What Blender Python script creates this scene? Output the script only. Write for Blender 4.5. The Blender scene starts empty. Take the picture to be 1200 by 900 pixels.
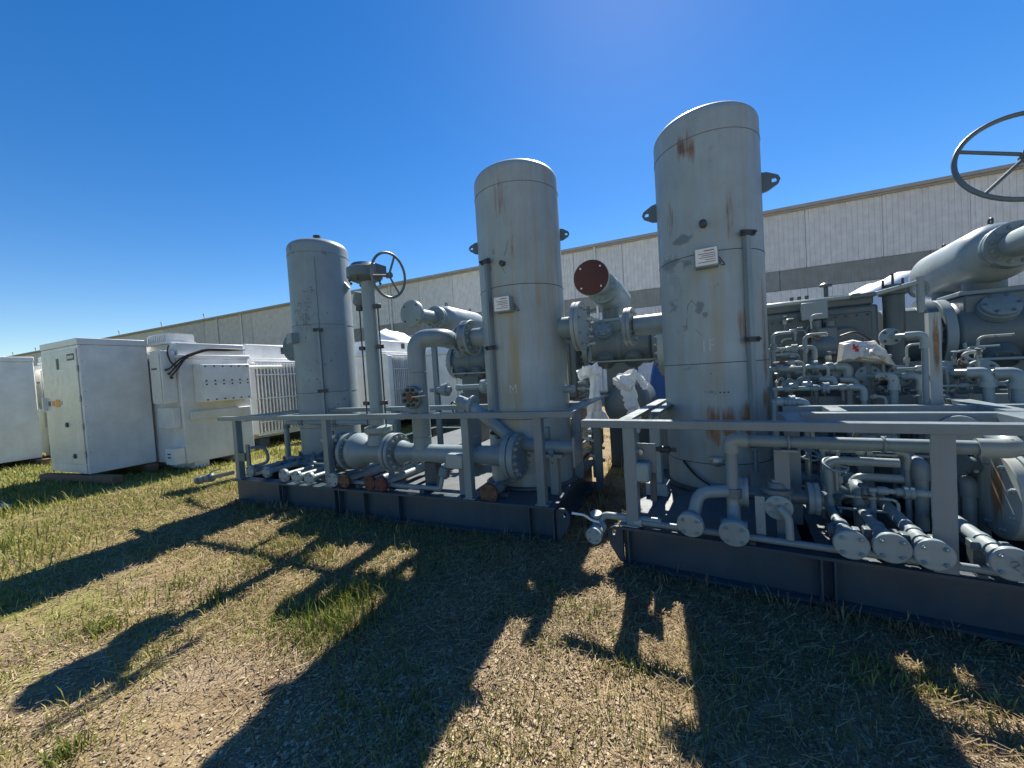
import bpy, math, random
import numpy as np
from mathutils import Vector, Matrix

random.seed(7)
rng = np.random.default_rng(11)
S = bpy.context.scene
COL = S.collection
R = math.radians

# ------------------------------------------------------------------ camera, sky, sun, exposure
CAM_H = 1.65
PITCH, ROLL, YAW = R(-1.69), R(-3.553), R(23.92)
FPX = 452.9                                   # focal length in pixels of a 1200 x 900 picture
cam_d = bpy.data.cameras.new('camera')
cam = bpy.data.objects.new('camera', cam_d)
COL.objects.link(cam)
cam_d.sensor_width = 36.0
cam_d.lens = FPX / 1200 * 36.0
cam_d.clip_start = 0.05
cam_d.clip_end = 2000
_B = Matrix(((1, 0, 0), (0, 0, -1), (0, 1, 0)))
CAMROT = Matrix.Rotation(YAW, 3, 'Z') @ Matrix.Rotation(PITCH, 3, 'X') @ _B @ Matrix.Rotation(ROLL, 3, 'Z')
cam.matrix_world = Matrix.Translation((0, 0, CAM_H)) @ CAMROT.to_4x4()
S.camera = cam

SUN_AZ, SUN_EL = R(-3.5), R(47.5)             # azimuth measured from +Y, positive to +X
world = bpy.data.worlds.new('World')
S.world = world
world.use_nodes = True
wn = world.node_tree
sky_n = wn.nodes.new('ShaderNodeTexSky')
sky_n.sky_type = 'NISHITA'
sky_n.sun_disc = False
sky_n.sun_elevation = SUN_EL
sky_n.sun_rotation = SUN_AZ
sky_n.altitude = 0
sky_n.air_density = 1.0
sky_n.dust_density = 0.06
sky_n.ozone_density = 2.0
bg = wn.nodes['Background']
hs = wn.nodes.new('ShaderNodeHueSaturation')
hs.inputs['Saturation'].default_value = 1.4
hs.inputs['Hue'].default_value = 0.507
wn.links.new(sky_n.outputs[0], hs.inputs['Color'])
wn.links.new(hs.outputs[0], bg.inputs[0])
bg.inputs[1].default_value = 0.072

sun_d = bpy.data.lights.new('sun', 'SUN')
sun_d.energy = 5.0
sun_d.angle = R(0.53)
sun_d.color = (1.0, 0.93, 0.82)
sun = bpy.data.objects.new('sun', sun_d)
COL.objects.link(sun)
sdir = Vector((math.sin(SUN_AZ) * math.cos(SUN_EL), math.cos(SUN_AZ) * math.cos(SUN_EL), math.sin(SUN_EL)))
sun.rotation_euler = sdir.to_track_quat('Z', 'Y').to_euler()

S.view_settings.view_transform = 'Standard'
S.view_settings.look = 'None'
S.view_settings.gamma = 1
S.view_settings.use_curve_mapping = False
S.view_settings.exposure = 1.0
S.render.engine = 'CYCLES'
S.cycles.max_bounces = 6
S.cycles.diffuse_bounces = 4

# ------------------------------------------------------------------ frames: photo pixels -> points
class Frame:
    """A ground frame: origin, rotation about Z. Local axes u (right), v (away), w (up)."""
    def __init__(s, o, deg):
        s.o = Vector(o); s.a = R(deg)
        s.eu = Vector((math.cos(s.a), math.sin(s.a), 0)); s.ev = Vector((-math.sin(s.a), math.cos(s.a), 0))
    def local(s, p):
        q = Vector(p) - s.o
        return Vector((q.dot(s.eu), q.dot(s.ev), q.z))
    def world(s, p):
        return s.o + s.eu * p[0] + s.ev * p[1] + Vector((0, 0, p[2]))
    def at(s, x, y, v=None, w=None, u=None):
        """point of this frame seen at a photo pixel, on the plane v = const, w = const or u = const"""
        r = CAMROT @ Vector(((x - 600) / FPX, -(y - 450) / FPX, -1))
        c = Vector((0, 0, CAM_H)) - s.o
        if v is not None: t = (v - c.dot(s.ev)) / r.dot(s.ev)
        elif u is not None: t = (u - c.dot(s.eu)) / r.dot(s.eu)
        else: t = (w - CAM_H) / r.z
        return s.local(Vector((0, 0, CAM_H)) + r * t)

WF = Frame((0, 0, 0), 0)
AF = Frame((-6.15, 3.474, 0), 0)              # left skid: u along its front beam
BF = Frame((-0.52, 3.208, 0), -6.7)           # right skid, turned a little
DECK = 0.335

# ------------------------------------------------------------------ materials
MATS = {}
def nodes_of(name):
    m = bpy.data.materials.new(name); m.use_nodes = True
    nt = m.node_tree
    return m, nt, nt.nodes['Principled BSDF']
def N(nt, t, **kw):
    n = nt.nodes.new(t)
    for k, v in kw.items(): setattr(n, k, v)
    return n
def noise(nt, scale, detail=4, rough=0.55, vec=None):
    n = N(nt, 'ShaderNodeTexNoise'); n.inputs['Scale'].default_value = scale
    n.inputs['Detail'].default_value = detail; n.inputs['Roughness'].default_value = rough
    if vec: nt.links.new(vec, n.inputs['Vector'])
    return n.outputs['Fac']
def ramp(nt, fac, a, b, ca=(0, 0, 0, 1), cb=(1, 1, 1, 1)):
    r = N(nt, 'ShaderNodeValToRGB'); e = r.color_ramp.elements
    e[0].position = a; e[1].position = b; e[0].color = ca; e[1].color = cb
    nt.links.new(fac, r.inputs[0]); return r.outputs[0]
def mix(nt, fac, a, b, mode='MIX'):
    m = N(nt, 'ShaderNodeMix', data_type='RGBA', blend_type=mode)
    if isinstance(fac, float): m.inputs[0].default_value = fac
    else: nt.links.new(fac, m.inputs[0])
    for s, v in ((6, a), (7, b)):
        if isinstance(v, tuple): m.inputs[s].default_value = v if len(v) == 4 else (*v, 1)
        else: nt.links.new(v, m.inputs[s])
    return m.outputs[2]
def math_n(nt, op, a, b=None, clamp=False):
    m = N(nt, 'ShaderNodeMath', operation=op, use_clamp=clamp)
    for i, v in enumerate((a, b)):
        if v is None: continue
        if isinstance(v, (int, float)): m.inputs[i].default_value = v
        else: nt.links.new(v, m.inputs[i])
    return m.outputs[0]
def mapped(nt, scale, loc=(0, 0, 0)):
    tc = N(nt, 'ShaderNodeTexCoord'); mp = N(nt, 'ShaderNodeMapping')
    mp.inputs['Scale'].default_value = scale; mp.inputs['Location'].default_value = loc
    nt.links.new(tc.outputs['Object'], mp.inputs[0]); return mp.outputs[0]
def bump(nt, fac, p, strength, dist=0.01):
    b = N(nt, 'ShaderNodeBump'); b.inputs['Strength'].default_value = strength; b.inputs['Distance'].default_value = dist
    nt.links.new(fac, b.inputs['Height']); nt.links.new(b.outputs[0], p.inputs['Normal'])

RUST = (0.15, 0.075, 0.035)
RUSTD = (0.07, 0.03, 0.018)
def paint(name, col, rough=0.5, rust=0.0, grime=0.35, spots=(), streak=0.0, scuff=0.0, metal=0.0, smudges=()):
    """weathered machine enamel. spots: (x, y, z, rx, rz, strength) rust patches in object space that run down"""
    m, nt, p = nodes_of(name)
    v = mapped(nt, (1, 1, 1))
    c = mix(nt, ramp(nt, noise(nt, 2.3, 5, 0.6, v), 0.3, 0.72), tuple(x * 0.84 for x in col), tuple(min(1, x * 1.1) for x in col))
    vs = mapped(nt, (9, 9, 0.8))
    c = mix(nt, math_n(nt, 'MULTIPLY', ramp(nt, noise(nt, 1.6, 5, 0.6, vs), 0.42, 0.78), grime), c, tuple(x * 0.6 + k for x, k in zip(col, (0.05, 0.035, 0.01))))
    if streak:
        f = math_n(nt, 'MULTIPLY', ramp(nt, noise(nt, 1.0, 4, 0.6, mapped(nt, (7, 7, 0.55), (3, 1, 2))), 0.47, 0.68), ramp(nt, noise(nt, 0.9, 3, 0.5, mapped(nt, (1, 1, 1), (5, 2, 9))), 0.32, 0.55))
        c = mix(nt, math_n(nt, 'MULTIPLY', f, streak), c, (0.30, 0.23, 0.10))
    if scuff:
        sn = noise(nt, 1.0, 6, 0.72, mapped(nt, (3.2, 3.2, 2), (1, 7, 4)))
        f = math_n(nt, 'MULTIPLY', ramp(nt, sn, 0.58, 0.70), ramp(nt, noise(nt, 1.2, 2, 0.5, mapped(nt, (1, 1, 1), (2, 8, 1))), 0.46, 0.6))
        c = mix(nt, math_n(nt, 'MULTIPLY', f, scuff), c, (0.06, 0.075, 0.095))
    oi = N(nt, 'ShaderNodeObjectInfo')
    c = mix(nt, oi.outputs['Random'], mix(nt, 1.0, c, (0.86, 0.87, 0.88), 'MULTIPLY'), mix(nt, 1.0, c, (1.12, 1.11, 1.08), 'MULTIPLY'))
    rn = noise(nt, 7.0, 6, 0.7, v)
    if rust:
        chip = math_n(nt, 'ADD', math_n(nt, 'MULTIPLY', rn, 0.6), math_n(nt, 'MULTIPLY', noise(nt, 34, 4, 0.65, v), 0.4))
        c = mix(nt, ramp(nt, chip, 0.665 - 0.10 * rust, 0.70 - 0.09 * rust), c, mix(nt, ramp(nt, noise(nt, 30, 3, 0.6, v), .35, .65), RUST, RUSTD))
    if spots:
        tc = N(nt, 'ShaderNodeTexCoord'); tot = None
        stn = noise(nt, 1.0, 5, 0.65, mapped(nt, (26, 26, 2.6)))
        for (x, y, z, rx, rz, st) in spots:
            sub = N(nt, 'ShaderNodeVectorMath', operation='SUBTRACT'); sub.inputs[1].default_value = (x, y, z)
            nt.links.new(tc.outputs['Object'], sub.inputs[0])
            dv = N(nt, 'ShaderNodeVectorMath', operation='DIVIDE'); dv.inputs[1].default_value = (rx, rx, rz)
            nt.links.new(sub.outputs[0], dv.inputs[0])
            ln = N(nt, 'ShaderNodeVectorMath', operation='LENGTH'); nt.links.new(dv.outputs[0], ln.inputs[0])
            f = math_n(nt, 'MULTIPLY', math_n(nt, 'SUBTRACT', 1.0, ln.outputs['Value'], True), st)
            tot = f if tot is None else math_n(nt, 'MAXIMUM', tot, f)
        # ragged drips: vertical noise eats into the soft patch
        f = math_n(nt, 'ADD', tot, math_n(nt, 'MULTIPLY', math_n(nt, 'SUBTRACT', stn, 0.56), 2.4))
        f = math_n(nt, 'MULTIPLY', ramp(nt, f, 0.02, 0.55), math_n(nt, 'MULTIPLY', tot, 4.0, True))
        f = math_n(nt, 'MULTIPLY', f, 0.9)
        c = mix(nt, f, c, mix(nt, ramp(nt, rn, 0.4, 0.65), (0.30, 0.145, 0.05), (0.10, 0.048, 0.028)))
    if smudges:
        tc = N(nt, 'ShaderNodeTexCoord'); tot = None
        sn = noise(nt, 9.0, 6, 0.72, v); s2 = noise(nt, 1.0, 4, 0.6, mapped(nt, (7, 7, 16)))
        for (x, y, z, rx, rz, st) in smudges:
            sub = N(nt, 'ShaderNodeVectorMath', operation='SUBTRACT'); sub.inputs[1].default_value = (x, y, z)
            nt.links.new(tc.outputs['Object'], sub.inputs[0])
            dv = N(nt, 'ShaderNodeVectorMath', operation='DIVIDE'); dv.inputs[1].default_value = (rx, rx * 2, rz)
            nt.links.new(sub.outputs[0], dv.inputs[0])
            ln = N(nt, 'ShaderNodeVectorMath', operation='LENGTH'); nt.links.new(dv.outputs[0], ln.inputs[0])
            f = math_n(nt, 'MULTIPLY', math_n(nt, 'SUBTRACT', 1.0, ln.outputs['Value'], True), st)
            tot = f if tot is None else math_n(nt, 'MAXIMUM', tot, f)
        f = math_n(nt, 'ADD', tot, math_n(nt, 'MULTIPLY', math_n(nt, 'SUBTRACT', math_n(nt, 'ADD', math_n(nt, 'MULTIPLY', sn, .5), math_n(nt, 'MULTIPLY', s2, .5)), 0.52), 3.2))
        f = math_n(nt, 'MULTIPLY', ramp(nt, f, 0.25, 0.6), math_n(nt, 'MULTIPLY', tot, 3.0, True))
        c = mix(nt, math_n(nt, 'MULTIPLY', f, 0.7), c, tuple(q * .36 for q in col))
    nt.links.new(c, p.inputs['Base Color'])
    p.inputs['Roughness'].default_value = rough; p.inputs['Metallic'].default_value = metal
    nt.links.new(ramp(nt, rn, 0.3, 0.8, (rough - .08,) * 3 + (1,), (min(1, rough + .2),) * 3 + (1,)), p.inputs['Roughness'])
    bump(nt, noise(nt, 60, 4, 0.6, v), p, 0.12, 0.004)
    MATS[name] = m; return m
def plain(name, col, rough=0.6, var=0.15, scale=6.0, metal=0.0, bmp=0.1):
    m, nt, p = nodes_of(name)
    v = mapped(nt, (1, 1, 1))
    c = mix(nt, noise(nt, scale, 5, 0.6, v), tuple(x * (1 - var) for x in col), tuple(min(1, x * (1 + var)) for x in col))
    nt.links.new(c, p.inputs['Base Color']); p.inputs['Roughness'].default_value = rough; p.inputs['Metallic'].default_value = metal
    if bmp: bump(nt, noise(nt, scale * 8, 3, 0.6, v), p, bmp, 0.005)
    MATS[name] = m; return m

GREY = (0.205, 0.27, 0.30)
M_PAINT = paint('grey_enamel', GREY, 0.36, rust=0.45)
M_RAIL = paint('rail_enamel', (0.175, 0.23, 0.262), 0.34, rust=0.5)
M_BEAM = paint('beam_enamel', (0.034, 0.066, 0.096), 0.38, rust=0.35, grime=0.5)
M_DECK = paint('deck_enamel', (0.085, 0.108, 0.125), 0.5, rust=0.4, grime=0.6)
M_MACH = paint('machine_enamel', (0.11, 0.155, 0.178), 0.36, rust=0.35, grime=0.6)
M_BLOCK = paint('crankcase_enamel', (0.07, 0.102, 0.12), 0.36, rust=0.4, grime=0.7)
M_PATCHY = paint('patchy_rust_enamel', (0.33, 0.36, 0.35), 0.55, rust=1.4, grime=.6)
M_PALE = paint('pale_enamel', (0.275, 0.335, 0.35), 0.34, rust=0.55)
M_DARK = plain('dark_steel', (0.045, 0.048, 0.052), 0.5, 0.3, 20)
M_STEEL = plain('bare_steel', (0.34, 0.35, 0.35), 0.35, 0.2, 20, 0.7)
M_RUSTY = plain('rusty_steel', (0.135, 0.072, 0.045), 0.85, 0.85, 26, 0, .5)
M_REDCAP = plain('dark_red_primer', (0.055, 0.012, 0.012), 0.6, 0.3, 5)
M_BROWNCAP = plain('brown_primer', (0.10, 0.035, 0.028), 0.7, 0.4, 9)
M_WHITE = paint('white_enamel', (0.74, 0.75, 0.74), 0.35, rust=0.0, grime=0.14)
M_WDOOR = paint('white_door_enamel', (0.70, 0.70, 0.68), 0.3, rust=0.0, grime=0.30)
M_FIN = plain('radiator_grey', (0.42, 0.44, 0.46), 0.5, 0.1, 4)
M_CABLE = plain('black_rubber', (0.02, 0.02, 0.022), 0.55, 0.2, 20)
M_WOOD = plain('old_timber', (0.19, 0.12, 0.075), 0.9, 0.4, 9, 0, 0.4)
M_PRINT = plain('label_print', (0.10, 0.11, 0.13), 0.6, 0.2, 40)
M_LABEL = plain('label_white', (0.75, 0.75, 0.73), 0.5, 0.08, 20)
M_REDP = plain('red_print', (0.30, 0.045, 0.045), 0.6, 0.2, 30)
M_ORANGE = plain('orange_sticker', (0.75, 0.32, 0.05), 0.5, 0.1, 30)
M_CHALK = plain('chalk', (0.58, 0.62, 0.64), 0.9, 0.2, 30)
M_TARP = plain('white_tarp', (0.78, 0.80, 0.82), 0.55, 0.06, 2, 0, 0.3)
M_WRAP = plain('wrap_sheet', (0.80, 0.80, 0.80), 0.5, 0.18, 8, 0, 0.5)
M_BAG = plain('plastic_bag', (0.66, 0.62, 0.55), 0.4, 0.25, 7, 0, 0.5)
M_BLUE = plain('blue_tarp', (0.025, 0.11, 0.32), 0.5, 0.2, 6)
M_ROOF = plain('roof_trim', (0.33, 0.325, 0.32), 0.7, 0.2, 1)
M_EAVE = plain('eave_trim', (0.36, 0.34, 0.32), .8, .3, 2)
M_CLAD = paint('wall_cladding', (0.66, 0.66, 0.67), 0.5, grime=0.10)
M_CONC = paint('weathered_concrete', (0.25, 0.265, 0.26), 0.9, grime=0.9)
M_SMOOTH = paint('smooth_wall', (0.54, 0.52, 0.52), 0.8, grime=0.3)

# ------------------------------------------------------------------ mesh builder
class MB:
    def __init__(s): s.v = []; s.f = []
    def add(s, vs, fs):
        o = len(s.v); s.v += [tuple(x) for x in vs]; s.f += [tuple(i + o for i in f) for f in fs]; return s
    def box(s, a, b):
        (x0, y0, z0), (x1, y1, z1) = [tuple(min(p, q) for p, q in zip(a, b)), tuple(max(p, q) for p, q in zip(a, b))]
        return s.add([(x0, y0, z0), (x1, y0, z0), (x1, y1, z0), (x0, y1, z0), (x0, y0, z1), (x1, y0, z1), (x1, y1, z1), (x0, y1, z1)],
                     [(0, 3, 2, 1), (4, 5, 6, 7), (0, 1, 5, 4), (1, 2, 6, 5), (2, 3, 7, 6), (3, 0, 4, 7)])
    def bar(s, p0, p1, w, h, up=(0, 0, 1)):
        """rectangular bar from p0 to p1, w across, h along up"""
        p0 = Vector(p0); p1 = Vector(p1); d = (p1 - p0).normalized(); up = Vector(up)
        if abs(d.dot(up)) > 0.98: up = Vector((0, 1, 0))
        sd = d.cross(up).normalized(); uu = sd.cross(d).normalized()
        q = [p + sd * (w / 2 * i) + uu * (h / 2 * j) for p in (p0, p1) for i, j in ((-1, -1), (1, -1), (1, 1), (-1, 1))]
        return s.add(q, [(3, 2, 1, 0), (4, 5, 6, 7), (0, 1, 5, 4), (1, 2, 6, 5), (2, 3, 7, 6), (3, 0, 4, 7)])
    def lathe(s, p, axis, prof, n=24):
        """prof: (t along axis, radius) list"""
        p = Vector(p); d = Vector(axis).normalized()
        a = d.orthogonal().normalized(); b = d.cross(a)
        vs = []; fs = []; rings = []
        for t, r in prof:
            c = p + d * t
            if r < 1e-6: rings.append([len(vs)]); vs.append(c)
            else:
                rings.append(list(range(len(vs), len(vs) + n)))
                vs += [c + a * (r * math.cos(2 * math.pi * k / n)) + b * (r * math.sin(2 * math.pi * k / n)) for k in range(n)]
        for r0, r1 in zip(rings, rings[1:]):
            for k in range(n):
                k2 = (k + 1) % n
                if len(r0) == 1 and len(r1) == 1: continue
                if len(r0) == 1: fs.append((r0[0], r1[k2], r1[k])) if False else fs.append((r0[0], r1[k], r1[k2])[::-1])
                elif len(r1) == 1: fs.append((r0[k], r0[k2], r1[0]))
                else: fs.append((r0[k], r0[k2], r1[k2], r1[k]))
        if len(rings[0]) > 1: fs.append(tuple(reversed(rings[0])))
        if len(rings[-1]) > 1: fs.append(tuple(rings[-1]))
        return s.add(vs, fs)
    def cyl(s, p0, p1, r, n=20, r2=None):
        p0 = Vector(p0); p1 = Vector(p1); L = (p1 - p0).length
        return s.lathe(p0, p1 - p0, [(0, r), (L, r if r2 is None else r2)], n)
    def tube(s, path, r, n=14, bend=None, seg=6, closed=False, cap=True):
        P = [Vector(p) for p in path]
        if bend and not closed:
            Q = [P[0]]
            for a, b, c in zip(P, P[1:], P[2:]):
                d0 = (a - b); d1 = (c - b); k = min(bend, d0.length * 0.49, d1.length * 0.49)
                s0 = b + d0.normalized() * k; s1 = b + d1.normalized() * k
                for i in range(seg + 1):
                    t = i / seg; Q.append(s0 * (1 - t) ** 2 + b * 2 * t * (1 - t) + s1 * t * t)
            Q.append(P[-1]); P = Q
        m = len(P); T = []
        for i in range(m):
            if closed: d = P[(i + 1) % m] - P[i - 1]
            else: d = P[min(i + 1, m - 1)] - P[max(i - 1, 0)]
            T.append(d.normalized())
        a = T[0].orthogonal().normalized(); vs = []; fs = []
        for i in range(m):
            a = (a - T[i] * a.dot(T[i])).normalized(); b = T[i].cross(a)
            rr = r[i] if isinstance(r, (list, tuple)) else r
            vs += [P[i] + a * (rr * math.cos(2 * math.pi * k / n)) + b * (rr * math.sin(2 * math.pi * k / n)) for k in range(n)]
        for i in range(m if closed else m - 1):
            j = (i + 1) % m
            for k in range(n):
                k2 = (k + 1) % n; fs.append((i * n + k, i * n + k2, j * n + k2, j * n + k))
        if cap and not closed: fs += [tuple(reversed(range(n))), tuple(range((m - 1) * n, m * n))]
        return s.add(vs, fs)
    def ring(s, c, axis, rad, r, n=48, m=10):
        c = Vector(c); d = Vector(axis).normalized(); a = d.orthogonal().normalized(); b = d.cross(a)
        return s.tube([c + a * (rad * math.cos(2 * math.pi * k / n)) + b * (rad * math.sin(2 * math.pi * k / n)) for k in range(n)], r, m, closed=True)
    def plate(s, pts, nrm, th):
        """flat polygon of points extruded by th along nrm"""
        nrm = Vector(nrm).normalized() * th; P = [Vector(p) for p in pts]; n = len(P)
        vs = P + [p + nrm for p in P]
        fs = [tuple(reversed(range(n))), tuple(range(n, 2 * n))] + [(k, (k + 1) % n, n + (k + 1) % n, n + k) for k in range(n)]
        return s.add(vs, fs)
    def annulus_plate(s, pts, nrm, th, hc, hr, n=16):
        """plate with a round hole: outline resampled to n points by angle round the hole centre"""
        hc = Vector(hc); nv = Vector(nrm).normalized(); P = [Vector(p) for p in pts]
        a = (P[0] - hc); a = (a - nv * a.dot(nv)).normalized(); b = nv.cross(a)
        k = len(P); P = sorted(P, key=lambda p: math.atan2((p - hc).dot(b), (p - hc).dot(a)))
        inn = []
        for p in P:
            an = math.atan2((p - hc).dot(b), (p - hc).dot(a)); inn.append(hc + a * (hr * math.cos(an)) + b * (hr * math.sin(an)))
        t = nv * th; vs = P + inn + [p + t for p in P] + [p + t for p in inn]; fs = []
        for i in range(k):
            j = (i + 1) % k
            fs += [(i, k + i, k + j, j), (2 * k + i, 2 * k + j, 3 * k + j, 3 * k + i), (i, j, 2 * k + j, 2 * k + i), (k + j, k + i, 3 * k + i, 3 * k + j)]
        return s.add(vs, fs)
    def mesh(s, name):
        me = bpy.data.meshes.new(name); me.from_pydata(s.v, [], s.f)
        me.polygons.foreach_set('use_smooth', [True] * len(me.polygons))
        import bmesh
        bm = bmesh.new(); bm.from_mesh(me); bmesh.ops.recalc_face_normals(bm, faces=bm.faces); bm.to_mesh(me); bm.free()
        me.set_sharp_from_angle(angle=R(38)); return me

def link(name, me, mat=None, parent=None, bevel=0.0):
    o = bpy.data.objects.new(name, me); COL.objects.link(o)
    if mat and not me.materials: me.materials.append(mat)
    if parent: o.parent = parent
    if bevel:
        b = o.modifiers.new('bevel', 'BEVEL'); b.width = bevel; b.segments = 2; b.limit_method = 'ANGLE'; b.angle_limit = R(40)
    return o

class Thing:
    """An Empty at the thing's base; parts are given in the frame's coordinates."""
    def __init__(s, name, label, cat, base, frame=WF, group=None):
        s.fr = frame; s.base = Vector(base)
        e = bpy.data.objects.new(name, None); COL.objects.link(e); e.empty_display_size = 0.2
        e.location = frame.world(base); e.rotation_euler = (0, 0, frame.a)
        e['label'] = label; e['category'] = cat
        if group: e['group'] = group
        s.e = e
    def part(s, name, mb, mat, parent=None, bevel=0.0, kind=None, label=None):
        mb.v = [(x - s.base.x, y - s.base.y, z - s.base.z) for x, y, z in mb.v]
        o = link(name, mb.mesh(name), mat, parent or s.e, bevel)
        if kind: o['kind'] = kind
        if label: o['label'] = label
        return o
    def inst(s, name, me, loc, axis=(0, 0, 1), mat=None, parent=None, scale=1.0):
        o = link(name, me, mat, parent or s.e)
        o.location = Vector(loc) - s.base
        o.rotation_euler = Vector(axis).to_track_quat('Z', 'Y').to_euler(); o.scale = (scale,) * 3
        return o

def single(name, label, cat, mb, mat, base, frame=WF, group=None, bevel=0.0, kind=None):
    base = Vector(base)
    mb.v = [(x - base.x, y - base.y, z - base.z) for x, y, z in mb.v]
    o = link(name, mb.mesh(name), mat, None, bevel)
    o.location = frame.world(base); o.rotation_euler = (0, 0, frame.a)
    if kind: o['kind'] = kind
    if label: o['label'] = label; o['category'] = cat
    if group: o['group'] = group
    return o

# hexagonal bolt, unit: head radius 1, along +Z, with nut washer
_b = MB(); _b.lathe((0, 0, 0), (0, 0, 1), [(0, 1.0), (0.9, 1.0), (1.0, 0.85)], 6); _b.lathe((0, 0, 0.9), (0, 0, 1), [(0, 0.55), (0.7, 0.5)], 8)
BOLT = {}
def bolt_mesh(mat):
    if mat.name not in BOLT:
        me = _b.mesh('bolt'); me.materials.append(mat); BOLT[mat.name] = me
    return BOLT[mat.name]

def flange(t, c, axis, rad, th, mat, nb=8, br=0.012, single_bolts=False, parent=None, bolt_mat=None, name='flange', pcd=0.78, groove=0.0, label=None, both=False):
    """disc of thickness th whose outer face centre is c, outer normal = axis"""
    d = Vector(axis).normalized(); c = Vector(c); e = min(0.006, th * 0.2)
    mb = MB()
    if groove:
        mb.lathe(c - d * th, d, [(0, rad), (th * .44, rad), (th * .46, rad - groove), (th * .54, rad - groove), (th * .56, rad), (th - e, rad), (th, rad - e)], 36)
    else:
        mb.lathe(c - d * th, d, [(0, rad - e), (e, rad), (th - e, rad), (th, rad - e)], 36)
    f = t.part(name, mb, mat, parent, label=label)
    a = d.orthogonal().normalized()
    if abs(d.z) < 0.5: a = Vector((0, 0, 1))
    b = d.cross(a).normalized(); a = b.cross(d)
    pos = [c + (a * math.cos(2 * math.pi * (k + .5) / nb) + b * math.sin(2 * math.pi * (k + .5) / nb)) * rad * pcd for k in range(nb)]
    bm = bolt_mat or M_PAINT
    tgt = f if parent is None else parent
    if single_bolts:
        for p in pos: t.inst('bolt', bolt_mesh(bm), p, d, None, tgt, br)
    else:
        mb = MB()
        for p in pos:
            mb.lathe(p, d, [(0, br), (br * 0.9, br), (br, br * .8), (br * 1.05, br * .5), (br * 1.8, br * .5)], 6)
            if both: mb.lathe(p - d * th, -d, [(0, br), (br * 0.9, br), (br, br * .8), (br * 1.05, br * .5), (br * 1.8, br * .5)], 6)
        t.part('bolt_ring', mb, bm, tgt, kind='stuff')
    return f
V = Vector
def vary(seed): random.seed(seed)

# ------------------------------------------------------------------ ground
def vnoise(x, y, sc, seed):
    """smooth value noise, numpy"""
    g = np.random.default_rng(seed).random((64, 64))
    x = np.asarray(x) * sc; y = np.asarray(y) * sc
    xi = np.floor(x).astype(int); yi = np.floor(y).astype(int); fx = x - xi; fy = y - yi
    fx = fx * fx * (3 - 2 * fx); fy = fy * fy * (3 - 2 * fy)
    q = lambda i, j: g[(xi + i) % 64, (yi + j) % 64]
    return (q(0, 0) * (1 - fx) + q(1, 0) * fx) * (1 - fy) + (q(0, 1) * (1 - fx) + q(1, 1) * fx) * fy
def gz(x, y):
    return 0.045 * (vnoise(x, y, 0.7, 1) - .5) + 0.02 * (vnoise(x, y, 2.7, 2) - .5) + 0.008 * (vnoise(x, y, 9, 3) - .5) - 0.012

def ground_material():
    m, nt, p = nodes_of('dry_grass_and_gravel')
    v = mapped(nt, (1, 1, 1))
    straw = mix(nt, noise(nt, 55, 5, 0.7, v), (0.15, 0.11, 0.06), (0.41, 0.32, 0.18))
    stone = N(nt, 'ShaderNodeTexVoronoi'); stone.inputs['Scale'].default_value = 85; nt.links.new(v, stone.inputs['Vector'])
    sc = mix(nt, ramp(nt, stone.outputs['Distance'], 0.25, 0.6), mix(nt, noise(nt, 90, 2, .5, v), (0.20, 0.15, 0.10), (0.58, 0.47, 0.31)), (0.10, 0.08, 0.06))
    sc = mix(nt, 0.4, sc, (0.34, 0.26, 0.165))
    soil = mix(nt, noise(nt, 20, 5, 0.6, v), (0.11, 0.078, 0.048), (0.26, 0.19, 0.115))
    c = mix(nt, ramp(nt, noise(nt, 1.1, 4, 0.6, v), 0.42, 0.58), straw, sc)
    c = mix(nt, ramp(nt, noise(nt, 2.4, 4, 0.65, mapped(nt, (1, 1, 1), (7, 3, 0))), 0.48, 0.66), c, soil)
    green = mix(nt, noise(nt, 70, 4, 0.7, v), (0.085, 0.10, 0.022), (0.31, 0.31, 0.085))
    # the sward gets greener away from the worked gravel by the skids (towards -X)
    sep = N(nt, 'ShaderNodeSeparateXYZ'); tc = N(nt, 'ShaderNodeTexCoord'); nt.links.new(tc.outputs['Object'], sep.inputs[0])
    gx = N(nt, 'ShaderNodeMapRange'); gx.inputs[1].default_value = -1.5; gx.inputs[2].default_value = -9.0; gx.inputs[3].default_value = -0.10; gx.inputs[4].default_value = 0.22
    nt.links.new(sep.outputs[0], gx.inputs[0])
    gf = math_n(nt, 'ADD', noise(nt, 1.7, 5, 0.65, mapped(nt, (1, 1, 1), (2, 9, 0))), gx.outputs[0])
    c = mix(nt, math_n(nt, 'MULTIPLY', ramp(nt, gf, 0.46, 0.64), 0.8), c, green)
    nt.links.new(c, p.inputs['Base Color']); p.inputs['Roughness'].default_value = 0.95
    p.inputs['Specular IOR Level'].default_value = 0.15
    h = math_n(nt, 'ADD', math_n(nt, 'MULTIPLY', stone.outputs['Distance'], -0.5), noise(nt, 40, 6, 0.7, v))
    bump(nt, h, p, 0.8, 0.012)
    return m
xs = np.concatenate([-np.geomspace(400, 14.5, 24), np.arange(-14, 5.01, 0.1), np.geomspace(5.5, 400, 26)])
ys = np.concatenate([-np.geomspace(300, 1.2, 14), np.arange(-1, 9.01, 0.1), np.geomspace(9.4, 600, 26)])
X, Y = np.meshgrid(xs, ys)
fade = np.clip(1 - (np.maximum(np.abs(X + 4) - 9, 0) + np.maximum(np.abs(Y - 4) - 5, 0)) / 3, 0, 1)
Z = gz(X, Y) * fade
gv = np.stack([X, Y, Z], -1).reshape(-1, 3)
nx, ny = len(xs), len(ys)
idx = np.arange(nx * ny).reshape(ny, nx)
gf = np.stack([idx[:-1, :-1], idx[:-1, 1:], idx[1:, 1:], idx[1:, :-1]], -1).reshape(-1, 4)
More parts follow.
